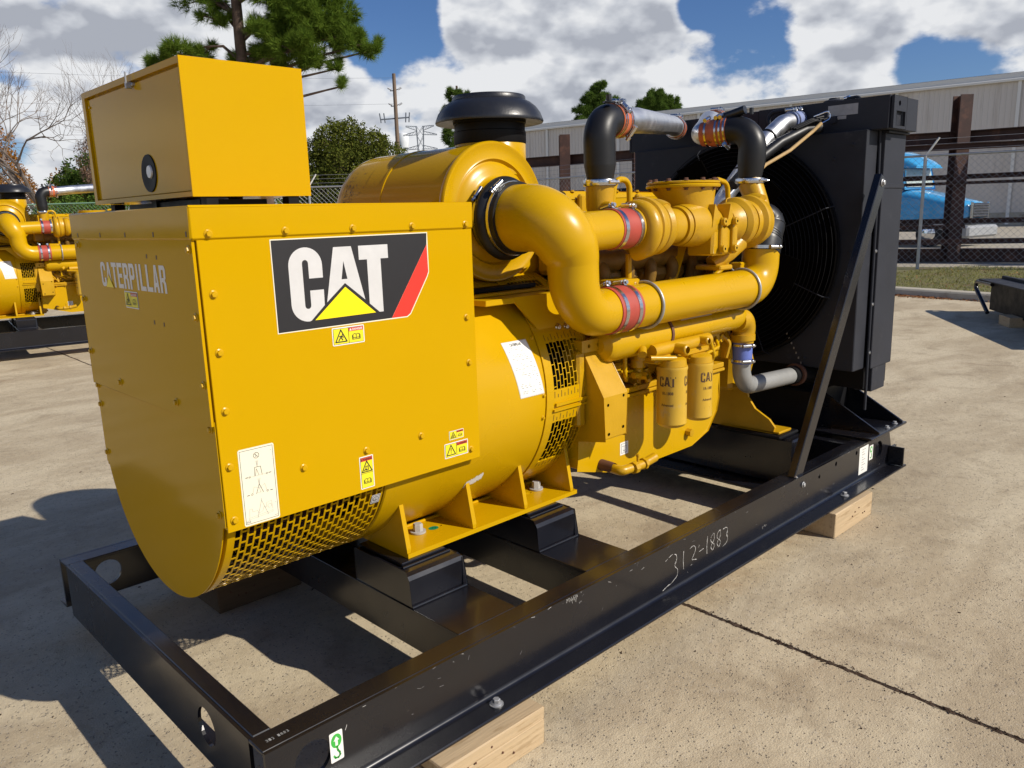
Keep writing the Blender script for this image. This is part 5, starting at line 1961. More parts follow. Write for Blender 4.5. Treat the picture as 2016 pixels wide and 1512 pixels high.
# ---- radiator
m = MB()
m.box(3.583, 3.731, -.772, .772, .747, 2.071, b=.004)
rad = m.build('radiator', 'black_gray_paint', gen, bevel=.003)
m = MB()
m.box(3.735, 4.06, -.772, .772, .62, 2.065)
m.build('core', 'black_matt', rad)
m = MB()
m.box(3.65, 4.05, -.855, -.095, 2.073, 2.246, b=.003)
m.build('top_tank', 'black_gray_paint', rad, bevel=.002)
m = MB()
m.box(3.66, 4.05, -.090, .860, 2.073, 2.243, b=.003)
m.build('aftercooler_tank', 'black_gray_paint', rad, bevel=.002)
for sg in (-1, 1):
    m = MB()
    m.box(3.745, 4.038, sg * .775, sg * .807, .745, 2.058, b=.003)
    m.box(3.742, 4.045, sg * .775, sg * .812, 1.765, 1.792, b=.002)
    o = m.build('side_frame', 'black_gray_paint', rad, bevel=.002)
    m = MB()
    m.box(3.752, 4.052, sg * .776, sg * .822, 2.060, 2.071, b=.002)
    for i in range(5):
        m.bolt((3.775 + i * .06, sg * .806, 2.0715), (0, 0, 1), .009, .010)
    m.build('tank_flange', 'black_gray_paint', o)
    m = MB()
    m.prism([(3.66, 2.075), (3.84, 2.075), (3.84, 2.243), (3.66, 2.243)], xz(0), sg * .862, sg * .874,
            [circ(3.735, 2.205, .014, 14, rev=True), [(3.70, 2.09), (3.70, 2.165), (3.82, 2.165), (3.82, 2.09)]])
    m.build('lifting_bracket', 'black_gray_paint', o, bevel=.002)
    m = MB()
    m.box(3.79, 3.98, sg * .70, sg * .80, .60, .744, b=.003)
    m.build('bottom_channel', 'black_gray_paint', o)
    bolts([(3.744, sg * .79, z) for z in (.84, 1.12, 1.42, 1.72)], (-1, 0, 0), o, .009, .010, 'zinc')
    m = MB()
    m.box(3.60, 4.13, sg * .895, sg * .55, .3545, .368, b=.003)
    o2 = m.build('base_plate', 'black_paint', rad, bevel=.002)
    for gx in (3.735, 4.085):
        m = MB()
        m.prism([(sg * .885, .3685), (sg * .885, .380), (sg * .50, .60), (sg * .46, .60), (sg * .46, .3685)], yz, gx - .006, gx + .006)
        m.build('gusset', 'black_paint', o2, bevel=.002)
    bolts([(4.03, sg * .86, .3685), (3.90, sg * .865, .3685)], (0, 0, 1), o2, .012, .014, 'zinc')
m = MB()
m.box(3.60, 4.08, -.54, .54, .34, .60, b=.01)
m.build('lower_support', 'black_matt', rad)
# fan shroud ring, guard and blades
FY, FZ, FR = -.010, 1.42, .64
m = MB()
m.lathe([(3.5825, FR + .012), (3.55, FR + .010), (3.548, FR), (3.5825, FR - .004)], (0, FY, FZ), 'x', 96)
shr = m.build('shroud_ring', 'black_matt', rad)
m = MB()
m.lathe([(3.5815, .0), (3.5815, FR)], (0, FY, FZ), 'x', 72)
m.build('fan_opening_shade', 'dark_void', rad)  # flat dark disc painted as the shaded hollow behind the guard
m = MB()
r = .12
n = 72
while r < FR + .04:
    xo = 3.505 if r < FR - .02 else 3.505 + min(.06, (r - FR + .02) * 1.2)
    m.tube([(xo, FY + r * cos(2 * pi * j / n), FZ + r * sin(2 * pi * j / n)) for j in range(n + 1)], .0022, 4, caps=False)
    r += .0245
m.build('fan_guard', 'black_matt', rad, kind='stuff')
for k in range(8):
    a = radians(22.5 + 45 * k)
    p = [(3.508, FY + r * cos(a), FZ + r * sin(a)) for r in (.08, .40, FR)] + [(3.56, FY + (FR + .03) * cos(a), FZ + (FR + .03) * sin(a))]
    MB().tube(p, .0035, 6).build('guard_spoke', 'black_gray_paint', rad)
for k in range(6):
    a = radians(60 * k + 12)
    m = MB()
    T = Matrix.Translation((3.555, FY, FZ)) @ Matrix.Rotation(a, 4, 'X') @ Matrix.Rotation(radians(25), 4, 'Z')
    m.box(-.004, .004, .10, .60, -.09, .09, b=.003, T=T)
    m.build('fan_blade', 'dark_void', rad)  # near-black: shade inside the shroud put into the blade colour
m = MB()
m.lathe([(3.50, 0), (3.50, .09), (3.57, .10)], (0, FY, FZ), 'x', 28)
m.build('fan_hub', 'black_matt', rad)
d = Decal(lambda u, v, w: (3.6495 - w, -u, v))
d.rect(.520, 2.165, .688, 2.222, 'plate_gray', 0)
d.rect(.575, 2.145, .625, 2.163, 'plate_gray', 0)
for i in range(5):
    d.rect(.53, 2.172 + i * .009, .53 + (.06, .10, .05, .12, .08)[i], 2.1735 + i * .009, 'print_gray', 1)
d.build('name_plate', rad)
m = MB()
m.lathe([(2.246, .0), (2.246, .055), (2.252, .058), (2.258, .050), (2.262, .030), (2.270, .028), (2.272, 0)], (3.72, -.52, 0), 'z', 28)
m.build('filler_cap', 'black_gray_paint', rad)
m = MB()
m.tube([(3.74, -.57, 2.262), (3.74, -.60, 2.268)], .012, 10)
m.build('cap_valve', 'chrome', rad)
m = MB()
m.tube(fillet([(3.71, -.60, 2.258), (3.70, -.665, 2.262), (3.738, -.778, 2.09), (3.738, -.785, 1.80), (3.738, -.790, .50)], [.03, .05, .05], 5), .0085, 10)
m.build('overflow_tube', 'black_gray_paint', rad)
m = MB()
for y, z in ((-.70, 2.0), (-.715, 1.42), (-.63, .90), (-.48, .80), (-.60, 1.93)):
    m.bolt((3.582, y, z), (-1, 0, 0), .007, .008)
for y, z in ((-.555, 2.145), ):
    m.lathe([(3.635, .0), (3.635, .020), (3.65, .022)], (0, y, z), 'x', 16)
m.build('shroud_bolt', 'black_gray_paint', rad, kind='stuff')
m = MB()
for t in range(9):
    m.box(3.5795, 3.5825, -.02 - .004, -.02 + .004, 2.00 - t * .045, 2.018 - t * .045)
    m.box(3.5795, 3.5825, -.37 - t * .016, -.362 - t * .016, .93 - t * .028, .942 - t * .028)
m.build('slot_marks', 'plate_gray', rad, kind='stuff')

# ---- angle-iron braces from the skid to the radiator
for sg in (-1, 1):
    m = MB()
    b0, b1 = Vector((2.735, 0, .352)), Vector((3.575, 0, 1.835))
    ax = (b1 - b0).normalized()
    px = Vector((ax.z, 0, -ax.x))           # to the right of the run
    L_ = (b1 - b0).length
    T = Matrix(((px.x, 0, ax.x, b0.x), (0, 1, 0, 0), (px.z, 0, ax.z, b0.z), (0, 0, 0, 1)))
    y = sg * .868
    m.box(0, .076, y, y - sg * .007, .0, L_, T=T)
    m.box(-.007, -.0002, y, y - sg * .038, .0, L_, T=T)
    br = m.build('brace', 'black_paint', gen, bevel=.003)
    m = MB().bolt(T @ Vector((.030, y + sg * .001, L_ - .035)), (0, sg, 0), .014, .014)
    m.build('bolt', 'zinc', br)
    m = MB().bolt((2.80, y + sg * .014, .305), (0, sg, 0), .011, .010)
    m.build('bolt', 'zinc', br)
    MB().tube([T @ Vector((-.005, y + sg * .002, .008)), T @ Vector((.075, y + sg * .002, .004))], .006, 8).build('weld_bead', 'zinc', br)


# ================================================================== COPIES OF THE SET
def copy_tree(o, parent=None, skip=()):
    c = o.copy()
    COL.objects.link(c)
    c.parent = parent
    for ch in [x for x in ALL_CH.get(o.name, [])]:
        if not ch.name.startswith(skip):
            copy_tree(ch, c, skip)
    return c


ALL_CH = {}
for _o in list(bpy.data.objects):
    if _o.parent is not None:
        ALL_CH.setdefault(_o.parent.name, []).append(_o)
gen2 = copy_tree(gen, None, ('chalk_number', 'paper_tag', 'lifting_guide', 'scratches', 'fan_guard'))
gen2.location = (0.55, 10.40, 0.0)
gen2.rotation_euler = (0, 0, radians(-8))
gen2.scale = (1.03, 1.03, 1.06)
gen2['label'] = 'second yellow generator set in the background, half hidden behind the near one'
d = Decal(near_plane(-0.8812), 0.0004)
u = 2.12
for ch in '312-1883':
    for st in STROKES[ch]:
        P = fillet([(u + p[0] * .052, 0, .222 + p[1] * .078) for p in st], [.012] * (len(st) - 2), 3) if len(st) > 2 else [Vector((u + p[0] * .052, 0, .222 + p[1] * .078)) for p in st]
        d.line([(p.x, p.z) for p in P], .006, 'chalk', 0)
    u += .074
rear_rail = [c for c in bpy.data.objects if c.parent == gen2 and c.name.startswith('side_rail')][0]
d.build('chalk_number', rear_rail)

# ================================================================== YARD
JX, JS = 1.862, 0.033          # construction joint: x = JX + JS*y


def slab(name, poly, z0, z1, mat, **kw):
    m = MB()
    m.prism(poly, xy, z0, z1)
    return structure(m.build(name, mat, **kw))


def jx(y, off=0.0):
    return JX + JS * y + off


gy0, gy1 = -40, 62
CU = Vector((cos(radians(77)), sin(radians(77)), 0))      # kerb direction
KP = Vector((14.52, 2.30, 0))


def kerb_pt(t, off=0.0, z=0.0):
    n = Vector((CU.y, -CU.x, 0))
    p = KP + CU * t + n * off
    return Vector((p.x, p.y, z))


a, b = kerb_pt(-40), kerb_pt(16)
slab('concrete_slab', [(-40, gy0), (jx(gy0, -.009), gy0), (jx(gy1, -.009), gy1), (-40, gy1)], -.15, 0.0, 'concrete')
slab('concrete_slab', [(jx(gy0, .009), gy0), (a.x, gy0), (a.x, a.y), (b.x, b.y), (11.0, 24.0), (7.0, gy1), (jx(gy1, .009), gy1)], -.15, 0.0, 'concrete')
rj = random.Random(9)
m = MB()
pts = []
y = -12.0
while y < 14:
    pts.append(y)
    y += .02 if y < 3 else .08
vs, fs = [], []
for i, y in enumerate(pts):
    w1, w2 = .010 + rj.uniform(0, .005), .010 + rj.uniform(0, .005)
    h = rj.uniform(-.006, .0025)
    vs += [(jx(y) - w1, y, -.004 if rj.random() < .4 else .0015), (jx(y), y, h), (jx(y) + w2, y, -.004 if rj.random() < .4 else .0015)]
for i in range(len(pts) - 1):
    for k in range(2):
        fs.append((i * 3 + k, (i + 1) * 3 + k, (i + 1) * 3 + k + 1, i * 3 + k + 1))
m.add(vs, fs)
for i in range(260):
    y = rj.uniform(-3.2, -.9)
    x = jx(y) + rj.gauss(0, .012)
    a_ = rj.uniform(0, 3.14)
    l, w = rj.uniform(.003, .012), rj.uniform(.001, .003)
    T = Matrix.Translation((x, y, .003)) @ Matrix.Rotation(a_, 4, 'Z') @ Matrix.Rotation(rj.uniform(-.5, .5), 4, 'Y')
    m.box(-l / 2, l / 2, -w / 2, w / 2, -.001, .0015, T=T)
o = m.build('joint_debris', 'joint_dirt')
o['kind'] = 'stuff'
for k, P_ in enumerate([[(-1.2, 3.6), (-.7, 3.75), (-.2, 3.7), (.3, 3.95)]]):
    m = MB()
    Q = []
    for (x0, y0), (x1, y1) in zip(P_[:-1], P_[1:]):
        for i in range(14):
            t = i / 14
            Q.append(Vector((x0 + (x1 - x0) * t + rj.uniform(-.012, .012), y0 + (y1 - y0) * t + rj.uniform(-.012, .012), .0012)))
    for a_, b_ in zip(Q[:-1], Q[1:]):
        d_ = (b_ - a_).normalized()
        n_ = Vector((-d_.y, d_.x, 0)) * rj.uniform(.0006, .0016)
        m.add([a_ + n_, b_ + n_, b_ - n_, a_ - n_], [(0, 1, 2, 3)])
    o = m.build('hairline_crack', 'joint_dirt')
    o['kind'] = 'stuff'
# small litter on the slab
m = MB()
for i in range(170):
    x, y = rj.uniform(-1.5, 7), rj.uniform(-3, 4)
    l, w = rj.uniform(.004, .018), rj.uniform(.002, .006)
    T = Matrix.Translation((x, y, .002)) @ Matrix.Rotation(rj.uniform(0, 3.1), 4, 'Z') @ Matrix.Rotation(rj.uniform(-.3, .3), 4, 'Y')
    m.box(-l / 2, l / 2, -w / 2, w / 2, -.001, .002, T=T)
o = m.build('ground_litter', 'joint_dirt')
o['kind'] = 'stuff'

# kerb in lengths with joints
for i in range(7):
    t0, t1 = -8 + i * 3.0, -8 + i * 3.0 + 2.985
    m = MB()
    n_ = Vector((CU.y, -CU.x, 0))
    prof = [(0.0, 0.0), (0.03, .10), (.06, .125), (.10, .135), (.30, .135), (.32, 0.0)]
    vs = []
    for t in (t0, t1):
        for o_, z in prof:
            p = kerb_pt(t, o_, z)
            vs.append(p)
    k = len(prof)
    fs = [(j, (j + 1) % k, k + (j + 1) % k, k + j) for j in range(k)] + [list(range(k))[::-1], list(range(k, 2 * k))]
    m.add(vs, fs)
    structure(m.build('kerb', 'curb_concrete', bevel=.012))
# grass verge
g0, g1 = kerb_pt(-9, .31), kerb_pt(16, .31)
m = MB()
FB = [(20.9, .0), (20.35, 3.0), (19.55, 5.0), (17.6, 12.0), (17.9, 17.0), (12.6, 21.0)]      # foot of the chain-link fence
verge = [(g0.x, g0.y), (g1.x, g1.y), (13.0, 22.0), (12.6, 21.4), (18.3, 17.4), (18.2, 12.0), (20.2, 5.0), (21.1, 2.0), (21.5, -6.5)][::-1]
m.prism(verge, xy, .0, .128)
structure(m.build('grass_verge', 'turf_soil'))
rg = random.Random(17)
m = MB()
cnt = 0
while cnt < 26000:
    t, o_ = rg.uniform(-7, 3.0), rg.uniform(.32, 6.0)
    p = kerb_pt(t, o_, .126)
    h = rg.uniform(.015, .05)
    a_ = rg.uniform(0, 6.28)
    w = rg.uniform(.004, .010)
    dx, dy = cos(a_) * w, sin(a_) * w
    lx, ly = rg.gauss(0, .02), rg.gauss(0, .02)
    m.v += [(p.x - dx, p.y - dy, p.z), (p.x + dx, p.y + dy, p.z), (p.x + lx, p.y + ly, p.z + h)]
    k = len(m.v)
    m.f.append([k - 3, k - 2, k - 1]); m.m.append(0); m.sm.append(False)
    cnt += 1
o = m.build('grass', 'grass_mix')
o['kind'] = 'stuff'
m = MB()
for i in range(900):
    if i < 520:
        t, o_ = rg.uniform(-1.6, 4.0), -abs(rg.gauss(0, .10)) - .01
        t = .45 + rg.gauss(0, .5)
        z = .004
    else:
        t, o_ = rg.uniform(-6, 3), rg.uniform(.35, 5.5)
        z = .135
    p = kerb_pt(t, o_, z + rg.uniform(0, .02))
    s = rg.uniform(.012, .032)
    T = Matrix.Translation(p) @ Euler((rg.uniform(-.6, .6), rg.uniform(-.6, .6), rg.uniform(0, 6.28))).to_matrix().to_4x4()
    vs = [T @ Vector(q) for q in ((-s, 0, 0), (0, -s * .6, .004), (s, 0, 0), (0, s * .6, .003))]
    m.add(vs, [(0, 1, 2, 3)])
o = m.build('fallen_leaves', 'litter_mix')
o['kind'] = 'stuff'
slab('lot_pavement', [(11.2, 22.0), (18.2, 17.3), (18.15, 12.0), (20.15, 5.0), (21.1, 2.0), (21.45, -6.5), (21.6, -50), (90, -50), (70, 60), (0, 95)], -.10, .03, 'far_lot')
slab('terrain', [(-900, -900), (900, -900), (900, 900), (-900, 900)], -.6, -.16, 'far_ground')

# timber cribbing under the skid
def crib(x0, x1, y0, y1, label, rz=0.0, two=False, mat='wood_lumber'):
    t = thing('timber_block', label, 'wood block', ((x0 + x1) / 2, (y0 + y1) / 2, 0), rz, 'timber blocks under the skid')
    hx, hy = (x1 - x0) / 2, (y1 - y0) / 2
    n = 1
    hs = [0.0, .1335]
    if two:
        hs = [0.0, .088, .1335]
    rw = random.Random(int(x0 * 100))
    for a, b in zip(hs[:-1], hs[1:]):
        m = MB()
        m.box(-hx + rw.uniform(0, .01), hx - rw.uniform(0, .012), -hy + rw.uniform(0, .006), hy, a + .0008, b - .0004, b=.004)
        m.build('beam', mat, t, bevel=.002)
    m = MB()
    for i in range(5):
        u, v = rw.uniform(-hx * .8, hx * .9), rw.uniform(.03, .11)
        m.lathe([(-hy - .0012, 0), (-hy - .0012, .0035), (-hy + .004, .004)], (u, 0, v), 'y', 8)
    m.build('nail', 'rust', t, kind='stuff')
    return t


crib(.318, .745, -1.030, -.70, 'pale timber block under the near rail, closest to the viewer', two=True)
crib(2.935, 3.40, -1.000, -.72, 'timber block under the near rail at the radiator end')
crib(.385, .80, .60, .99, 'dark brown timber block in the shade under the far rail, below the alternator', mat='wood_dark_shaded')
crib(2.95, 3.40, .66, 1.0, 'timber block under the far rail, in the dark below the radiator')
for x, y in ((1.05, 9.40), (4.0, 8.95)):
    crib(x - .2, x + .2, y - .14, y + .14, 'timber block under the background set, ' + ('left one' if x < 2 else 'right one'), radians(-8))

# ---- black steel base at the right edge
U_, W_ = Vector((-.837, -.547, 0)), Vector((.547, -.837, 0))
tb = thing('tank_skid', 'black steel tank skid with pipe loops at its corner, at the right edge', 'steel frame', (12.44, .95, 0), 0)
TB = Matrix(((U_.x, W_.x, 0, 0), (U_.y, W_.y, 0, 0), (0, 0, 1, 0), (0, 0, 0, 1)))
m = MB(); m.box(0, 3.2, .02, 1.6, .10, .500, T=TB); m.build('tank', 'black_matt', tb, bevel=.005)
m = MB(); m.box(-.45, 3.2, -.02, 1.7, .502, .518, T=TB); m.build('deck_plate', 'black_gray_paint', tb, bevel=.003)
for w in (.3, .8, 1.3):
    m = MB(); m.box(-.45, 3.2, w, w + .06, .519, .56, T=TB); m.build('deck_rib', 'black_gray_paint', tb, bevel=.003)
for w in (0.0, 1.55):
    m = MB()
    m.tube([TB @ p for p in fillet([(.10, w, .475), (-.80, w, .47), (.0, w, .05)], .07, 8)], .030, 14)
    m.build('corner_pipe', 'black_paint', tb)
tt = crib(11.35, 11.75, .20, .50, 'small dark timber block under the black steel base', radians(33))

# ---- chain-link fences
def chain_link(pts, h, z0, label, name='chain_link_fence', post_mat='galvanised', wire='galv_wire', pitch=.150, arms=True, every=3.0, wr=.0032):
    t = thing(name, label, 'fence', (pts[0][0], pts[0][1], 0))
    o = Vector((pts[0][0], pts[0][1], 0))
    fi = None
    for (ax, ay), (bx, by) in zip(pts[:-1], pts[1:]):
        A_, B_ = Vector((ax, ay, 0)) - o, Vector((bx, by, 0)) - o
        L_ = (B_ - A_).length
        d_ = (B_ - A_).normalized()
        nn = Vector((d_.y, -d_.x, 0))
        n = max(1, round(L_ / every))
        for i in range(n):
            p = A_ + d_ * (L_ * i / n)
            m = MB()
            m.tube([p + Vector((0, 0, z0 - .05)), p + Vector((0, 0, h))], .038, 10)
            m.build('post', post_mat, t)
            if arms:
                m = MB()
                q = p + Vector((0, 0, h))
                m.tube([q, q + d_ * -.26 + nn * 0.02 + Vector((0, 0, .40))], .022, 4)
                m.build('barb_arm', 'trim_light', t)
        m = MB()
        m.tube([A_ + Vector((0, 0, h)), B_ + Vector((0, 0, h))], .026, 10)
        m.build('top_rail', post_mat, t)
        m = MB()
        H = h - z0
        for sg in (-1, 1):
            k = -H
            while k < L_:
                # wire from (s=k, z=z0) rising at 45 degrees
                s0, s1 = k, k + H
                za, zb = z0, h
                if s0 < 0:
                    za = z0 - s0; s0 = 0
                if s1 > L_:
                    zb = h - (s1 - L_); s1 = L_
                if s1 > s0:
                    if sg < 0:
                        s0, s1 = L_ - s0, L_ - s1
                    p0, p1 = A_ + d_ * s0 + nn * wr * sg, A_ + d_ * s1 + nn * wr * sg
                    m.tube([(p0.x, p0.y, za), (p1.x, p1.y, zb)], wr, 3, caps=False, smooth=False)
                k += pitch
        m.build('wire_mesh', wire, t, kind='stuff')
        if arms:
            m = MB()
            for q in (.12, .25, .37):
                m.tube([A_ + Vector((0, 0, h + q)) - d_ * q * .65, B_ + Vector((0, 0, h + q)) - d_ * q * .65], .004, 3, caps=False)
            m.build('barbed_wire', wire, t, kind='stuff')
    return t


chain_link([(21.75, -2.2), (21.2, .0), (19.62, 4.47), (17.75, 10.6)], 2.76, .13, 'galvanised chain-link fence with barbed-wire arms in front of the rusty rack')
chain_link([(17.72, 10.7), (18.0, 16.2), (12.9, 20.9), (11.9, 21.6)], 2.76, .13, 'chain-link fence running behind the air cleaner, in front of the oak', every=3.4)
chain_link([(9.9, 29.9), (7.4, 32.2), (2.0, 37.2)], 2.60, .0, 'pale green chain-link fence behind the background generator set', post_mat='vinyl_green', wire='vinyl_green', arms=False, every=3.2)

# ---- warehouse
wl = thing('warehouse', 'long warehouse with ribbed beige metal walls and white eave trim', 'building', (61.66, 13.34, 0))
A_, B_ = Vector((67.5, -19.7, 0)), Vector((54.55, 53.5, 0))
dW = (B_ - A_).normalized()
nW = Vector((-dW.y, dW.x, 0))            # towards the viewer
oW = Vector((61.66, 13.34, 0))
TW = Matrix(((dW.x, nW.x, 0, A_.x - oW.x), (dW.y, nW.y, 0, A_.y - oW.y), (0, 0, 1, 0), (0, 0, 0, 1)))
LW = (B_ - A_).length
m = MB(); m.box(0, LW, -40, 0, .0, 9.45, T=TW); m.build('wall', 'wall_metal', wl)
m = MB()
x = .1
while x < LW - .1:
    m.box(x, x + .06, .001, .045, .3, 9.40, T=TW)
    x += .33
m.build('wall_rib', 'wall_metal', wl, kind='stuff')
m = MB(); m.box(-.1, LW + .1, -40.1, .16, 9.46, 9.88, b=.03, T=TW); m.build('eave_trim', 'trim_light', wl)
m = MB(); m.prism([(.16, 9.885), (-40, 9.885), (-20, 11.0)], lambda u, v, w: TW @ Vector((w, u, v)), -.1, LW + .1); m.build('roof', 'trim_light', wl)
x = 4.0
while x < LW:
    m = MB(); m.box(x, x + .20, .05, .17, .1, 9.45, T=TW); m.build('downspout', 'trim_light', wl)
    x += 7.4
m = MB(); m.box(0, LW, .046, .056, 5.0, 5.06, T=TW); m.build('panel_lap', 'wall_metal', wl)
m = MB(); m.box(-.1, LW + .1, .165, .30, 9.32, 9.50, b=.03, T=TW); m.build('gutter', 'trim_light', wl)
m = MB(); m.box(0, LW, .002, .06, .0, .9, T=TW); m.build('wall_base', 'curb_concrete', wl)
for x in (28.0, 52.0):
    m = MB(); m.box(x, x + 4.2, .05, .11, .05, 4.6, T=TW)
    dr = m.build('roller_door', 'trim_light', wl)
    for i in range(11):
        m = MB(); m.box(x + .05, x + 4.15, .112, .128, .2 + i * .4, .45 + i * .4, T=TW); m.build('slat', 'trim_light', dr)

# ---- rusty storage rack
rk = thing('steel_rack', 'tall rusty steel storage rack behind the chain-link fence', 'rack', (23.7, 5.0, 0))
oR = Vector((23.7, 5.0, 0))


def ibeam(m, p, q, w, h, t=.03, up=Vector((0, 0, 1)), mat=0):
    p, q = Vector(p), Vector(q)
    d_ = (q - p).normalized()
    s = d_.cross(up).normalized()
    u = s.cross(d_).normalized()
    L_ = (q - p).length
    T = Matrix(((s.x, d_.x, u.x, p.x), (s.y, d_.y, u.y, p.y), (s.z, d_.z, u.z, p.z), (0, 0, 0, 1)))
    m.box(-w / 2, w / 2, 0, L_, h / 2 - t, h / 2, mat, T=T)
    m.box(-w / 2, w / 2, 0, L_, -h / 2, -h / 2 + t, mat, T=T)
    m.box(-t / 2, t / 2, 0, L_, -h / 2 + t, h / 2 - t, mat, T=T)


rp = [(25.0, -1.6, 4.5), (23.75, 5.05, 4.50), (19.95, 13.05, 4.05), (19.35, 15.6, 4.20), (18.6, 19.0, 4.2)]
for x, y, h in rp:
    m = MB()
    ibeam(m, Vector((x, y, .03)) - oR, Vector((x, y, h)) - oR, .34, .40, .03, up=Vector((.69, .72, 0)))
    m.build('post', 'rack_rust', rk)
for (x0, y0, _), (x1, y1, _) in zip(rp[:-1], rp[1:]):
    for z, w, h in ((3.42, .25, .32), (2.36, .2, .13), (1.16, .2, .14), (.22, .3, .36)):
        m = MB()
        ibeam(m, Vector((x0 + .25, y0, z)) - oR, Vector((x1 + .25, y1, z)) - oR, w, h, .025)
        m.build('beam', 'rack_rust', rk)
st_ = []
for k, (a0, a1, z, off, lab) in enumerate(((-.55, .72, 3.14, -.35, 'rusty steel girder lying on the top arms of the rack'), (-.6, .50, 2.18, -.40, 'dark steel girder on the middle arms of the rack'),
                                           (-.7, .9, .62, -.45, 'rusty girder stacked on the lowest arms of the rack'), (-.2, .95, 1.02, -.42, 'rusty channel on the lower arms of the rack'))):
    P_, Q_ = Vector((23.75, 5.05, z)), Vector((19.95, 13.05, z))
    D_ = Q_ - P_
    s0, s1 = P_ - D_ * .35 * (1 if k != 3 else .1), P_ + D_ * a1
    n_ = Vector((-D_.y, D_.x, 0)).normalized()
    m = MB()
    c0 = (s0 + s1) / 2
    ibeam(m, s0 + Vector((off, off * .3, 0)) - c0, s1 + Vector((off, off * .3, 0)) - c0, .16, (.16, .08, .14, .10)[k], .015)
    o = m.build('steel_girder', 'rack_rust')
    o.location = c0
    tag(o, lab, 'steel girder', 'girders stored on the rack')

# ---- blue tractor unit
tr = thing('truck', 'bright blue semi truck cab with chrome grille parked beyond the fence', 'truck', (32.93, 6.92, 0.03), radians(-98))
m = MB()
hood = [(-3.1, 1.0), (-.55, 1.02), (-.22, 1.10), (-.16, 1.50), (-.30, 1.66), (-1.2, 1.90), (-2.30, 2.16), (-3.1, 2.20)]
vs, fs = [], []
secs = []
for x, w, z0, z1 in ((-3.05, 1.18, .95, 2.22), (-2.3, 1.15, .95, 2.16), (-1.5, 1.12, .95, 1.97), (-.8, 1.05, .98, 1.78), (-.30, .80, 1.05, 1.66), (-.14, .62, 1.12, 1.52)):
    ring_ = []
    for k in range(13):
        a_ = pi * k / 12
        yy = -w * math.copysign(abs(cos(a_)) ** .45, cos(a_))
        zz = z0 + (z1 - z0) * (.55 + .45 * sin(a_) ** .6) if 0 < k < 12 else z0
        ring_.append((x, yy, zz))
    secs.append(ring_)
for r_ in secs:
    vs += r_
for i in range(len(secs) - 1):
    for k in range(12):
        fs.append((i * 13 + k, i * 13 + k + 1, (i + 1) * 13 + k + 1, (i + 1) * 13 + k))
fs.append([5 * 13 + k for k in range(13)])
m.add(vs, fs, 0, True)
m.build('hood', 'truck_blue', tr, sharp=60)
m = MB()
m.prism([(-5.2, .9), (-3.0, .9), (-3.0, 2.2), (-2.42, 2.22), (-2.62, 3.02), (-5.2, 3.02)], lambda u, v, w: (u, w, v), -1.12, 1.12)
cabm = m.build('cab', 'truck_blue', tr, bevel=.05)
m = MB()
vs, fs = [], []
secs = []
for x, w, z0, z1 in ((-2.12, .95, 3.03, 3.12), (-2.3, 1.05, 3.0, 3.28), (-2.8, 1.12, 3.02, 3.55), (-3.5, 1.16, 3.02, 3.80), (-4.6, 1.18, 3.02, 3.92), (-5.2, 1.18, 3.02, 3.95)):
    for k in range(11):
        a_ = pi * k / 10
        vs.append((x, -w * math.copysign(abs(cos(a_)) ** .5, cos(a_)), z0 + (z1 - z0) * sin(a_) ** .5))
for i in range(5):
    for k in range(10):
        fs.append((i * 11 + k, i * 11 + k + 1, (i + 1) * 11 + k + 1, (i + 1) * 11 + k))
fs.append(list(range(11)))
m.add(vs, fs, 0, True)
m.box(-2.6, -2.10, -1.0, 1.0, 2.98, 3.02)
m.build('roof_fairing', 'truck_blue', tr, sharp=60)
m = MB()
m.prism([(-2.43, 2.28), (-2.40, 2.28), (-2.58, 2.96), (-2.61, 2.96)], lambda u, v, w: (u + .01, w, v), -1.0, 1.0)
m.build('windscreen', 'windscreen', tr)
m = MB(); m.box(-3.72, -2.80, -1.135, -1.122, 2.25, 2.92); m.build('side_window', 'windscreen', tr)
m = MB()
m.box(-3.86, -3.84, -1.13, -1.121, 1.1, 2.95); m.box(-2.98, -2.96, -1.19, -1.10, 1.1, 2.2)
m.build('door_seam', 'truck_dark', tr)
m = MB()
m.box(-.15, -.06, -.60, .60, 1.08, 1.60, b=.02)
gr_ = m.build('grille', 'truck_dark', tr)
for i in range(5):
    m = MB(); m.box(-.062, -.035, -.58, .58, 1.12 + i * .10, 1.155 + i * .10, b=.005); m.build('grille_bar', 'chrome', gr_)
m = MB(); m.box(-.14, -.05, -.68, -.61, 1.05, 1.63, b=.01); m.build('grille_frame', 'chrome', gr_)
m = MB(); m.box(-.14, -.05, .61, .68, 1.05, 1.63, b=.01); m.build('grille_frame', 'chrome', gr_)
for y in (-.98, .86):
    m = MB(); m.box(-.62, -.30, y, y + .14, 1.08, 1.26, b=.04); m.build('headlight', 'chrome', tr)
m = MB(); m.box(-.60, .10, -1.20, 1.20, .34, .78, b=.08); m.build('bumper', 'truck_gray', tr)
m = MB(); m.box(-1.25, -.25, -1.22, -1.0, .62, 1.02, b=.06); m.build('fender', 'truck_gray', tr)
m = MB(); m.box(-5.6, -.4, -.45, .45, .55, .95); m.build('chassis', 'truck_dark', tr)
for x in (-1.35, ):
    for y in (-1.08, 1.08):
        m = MB(); m.lathe([(y - .14, .0), (y - .14, .38), (y - .10, .50), (y + .10, .50), (y + .14, .38), (y + .14, 0)], (x, 0, .50), 'y', 28)
        w = m.build('wheel', 'tyre', tr)
        m = MB(); m.lathe([(y - .145, 0), (y - .145, .26), (y - .13, .28)], (x, 0, .50), 'y', 20); m.build('rim', 'chrome', w)
m = MB(); m.box(-3.9, -2.9, -1.2, -.7, .35, .9, b=.1); m.build('fuel_tank', 'chrome', tr)
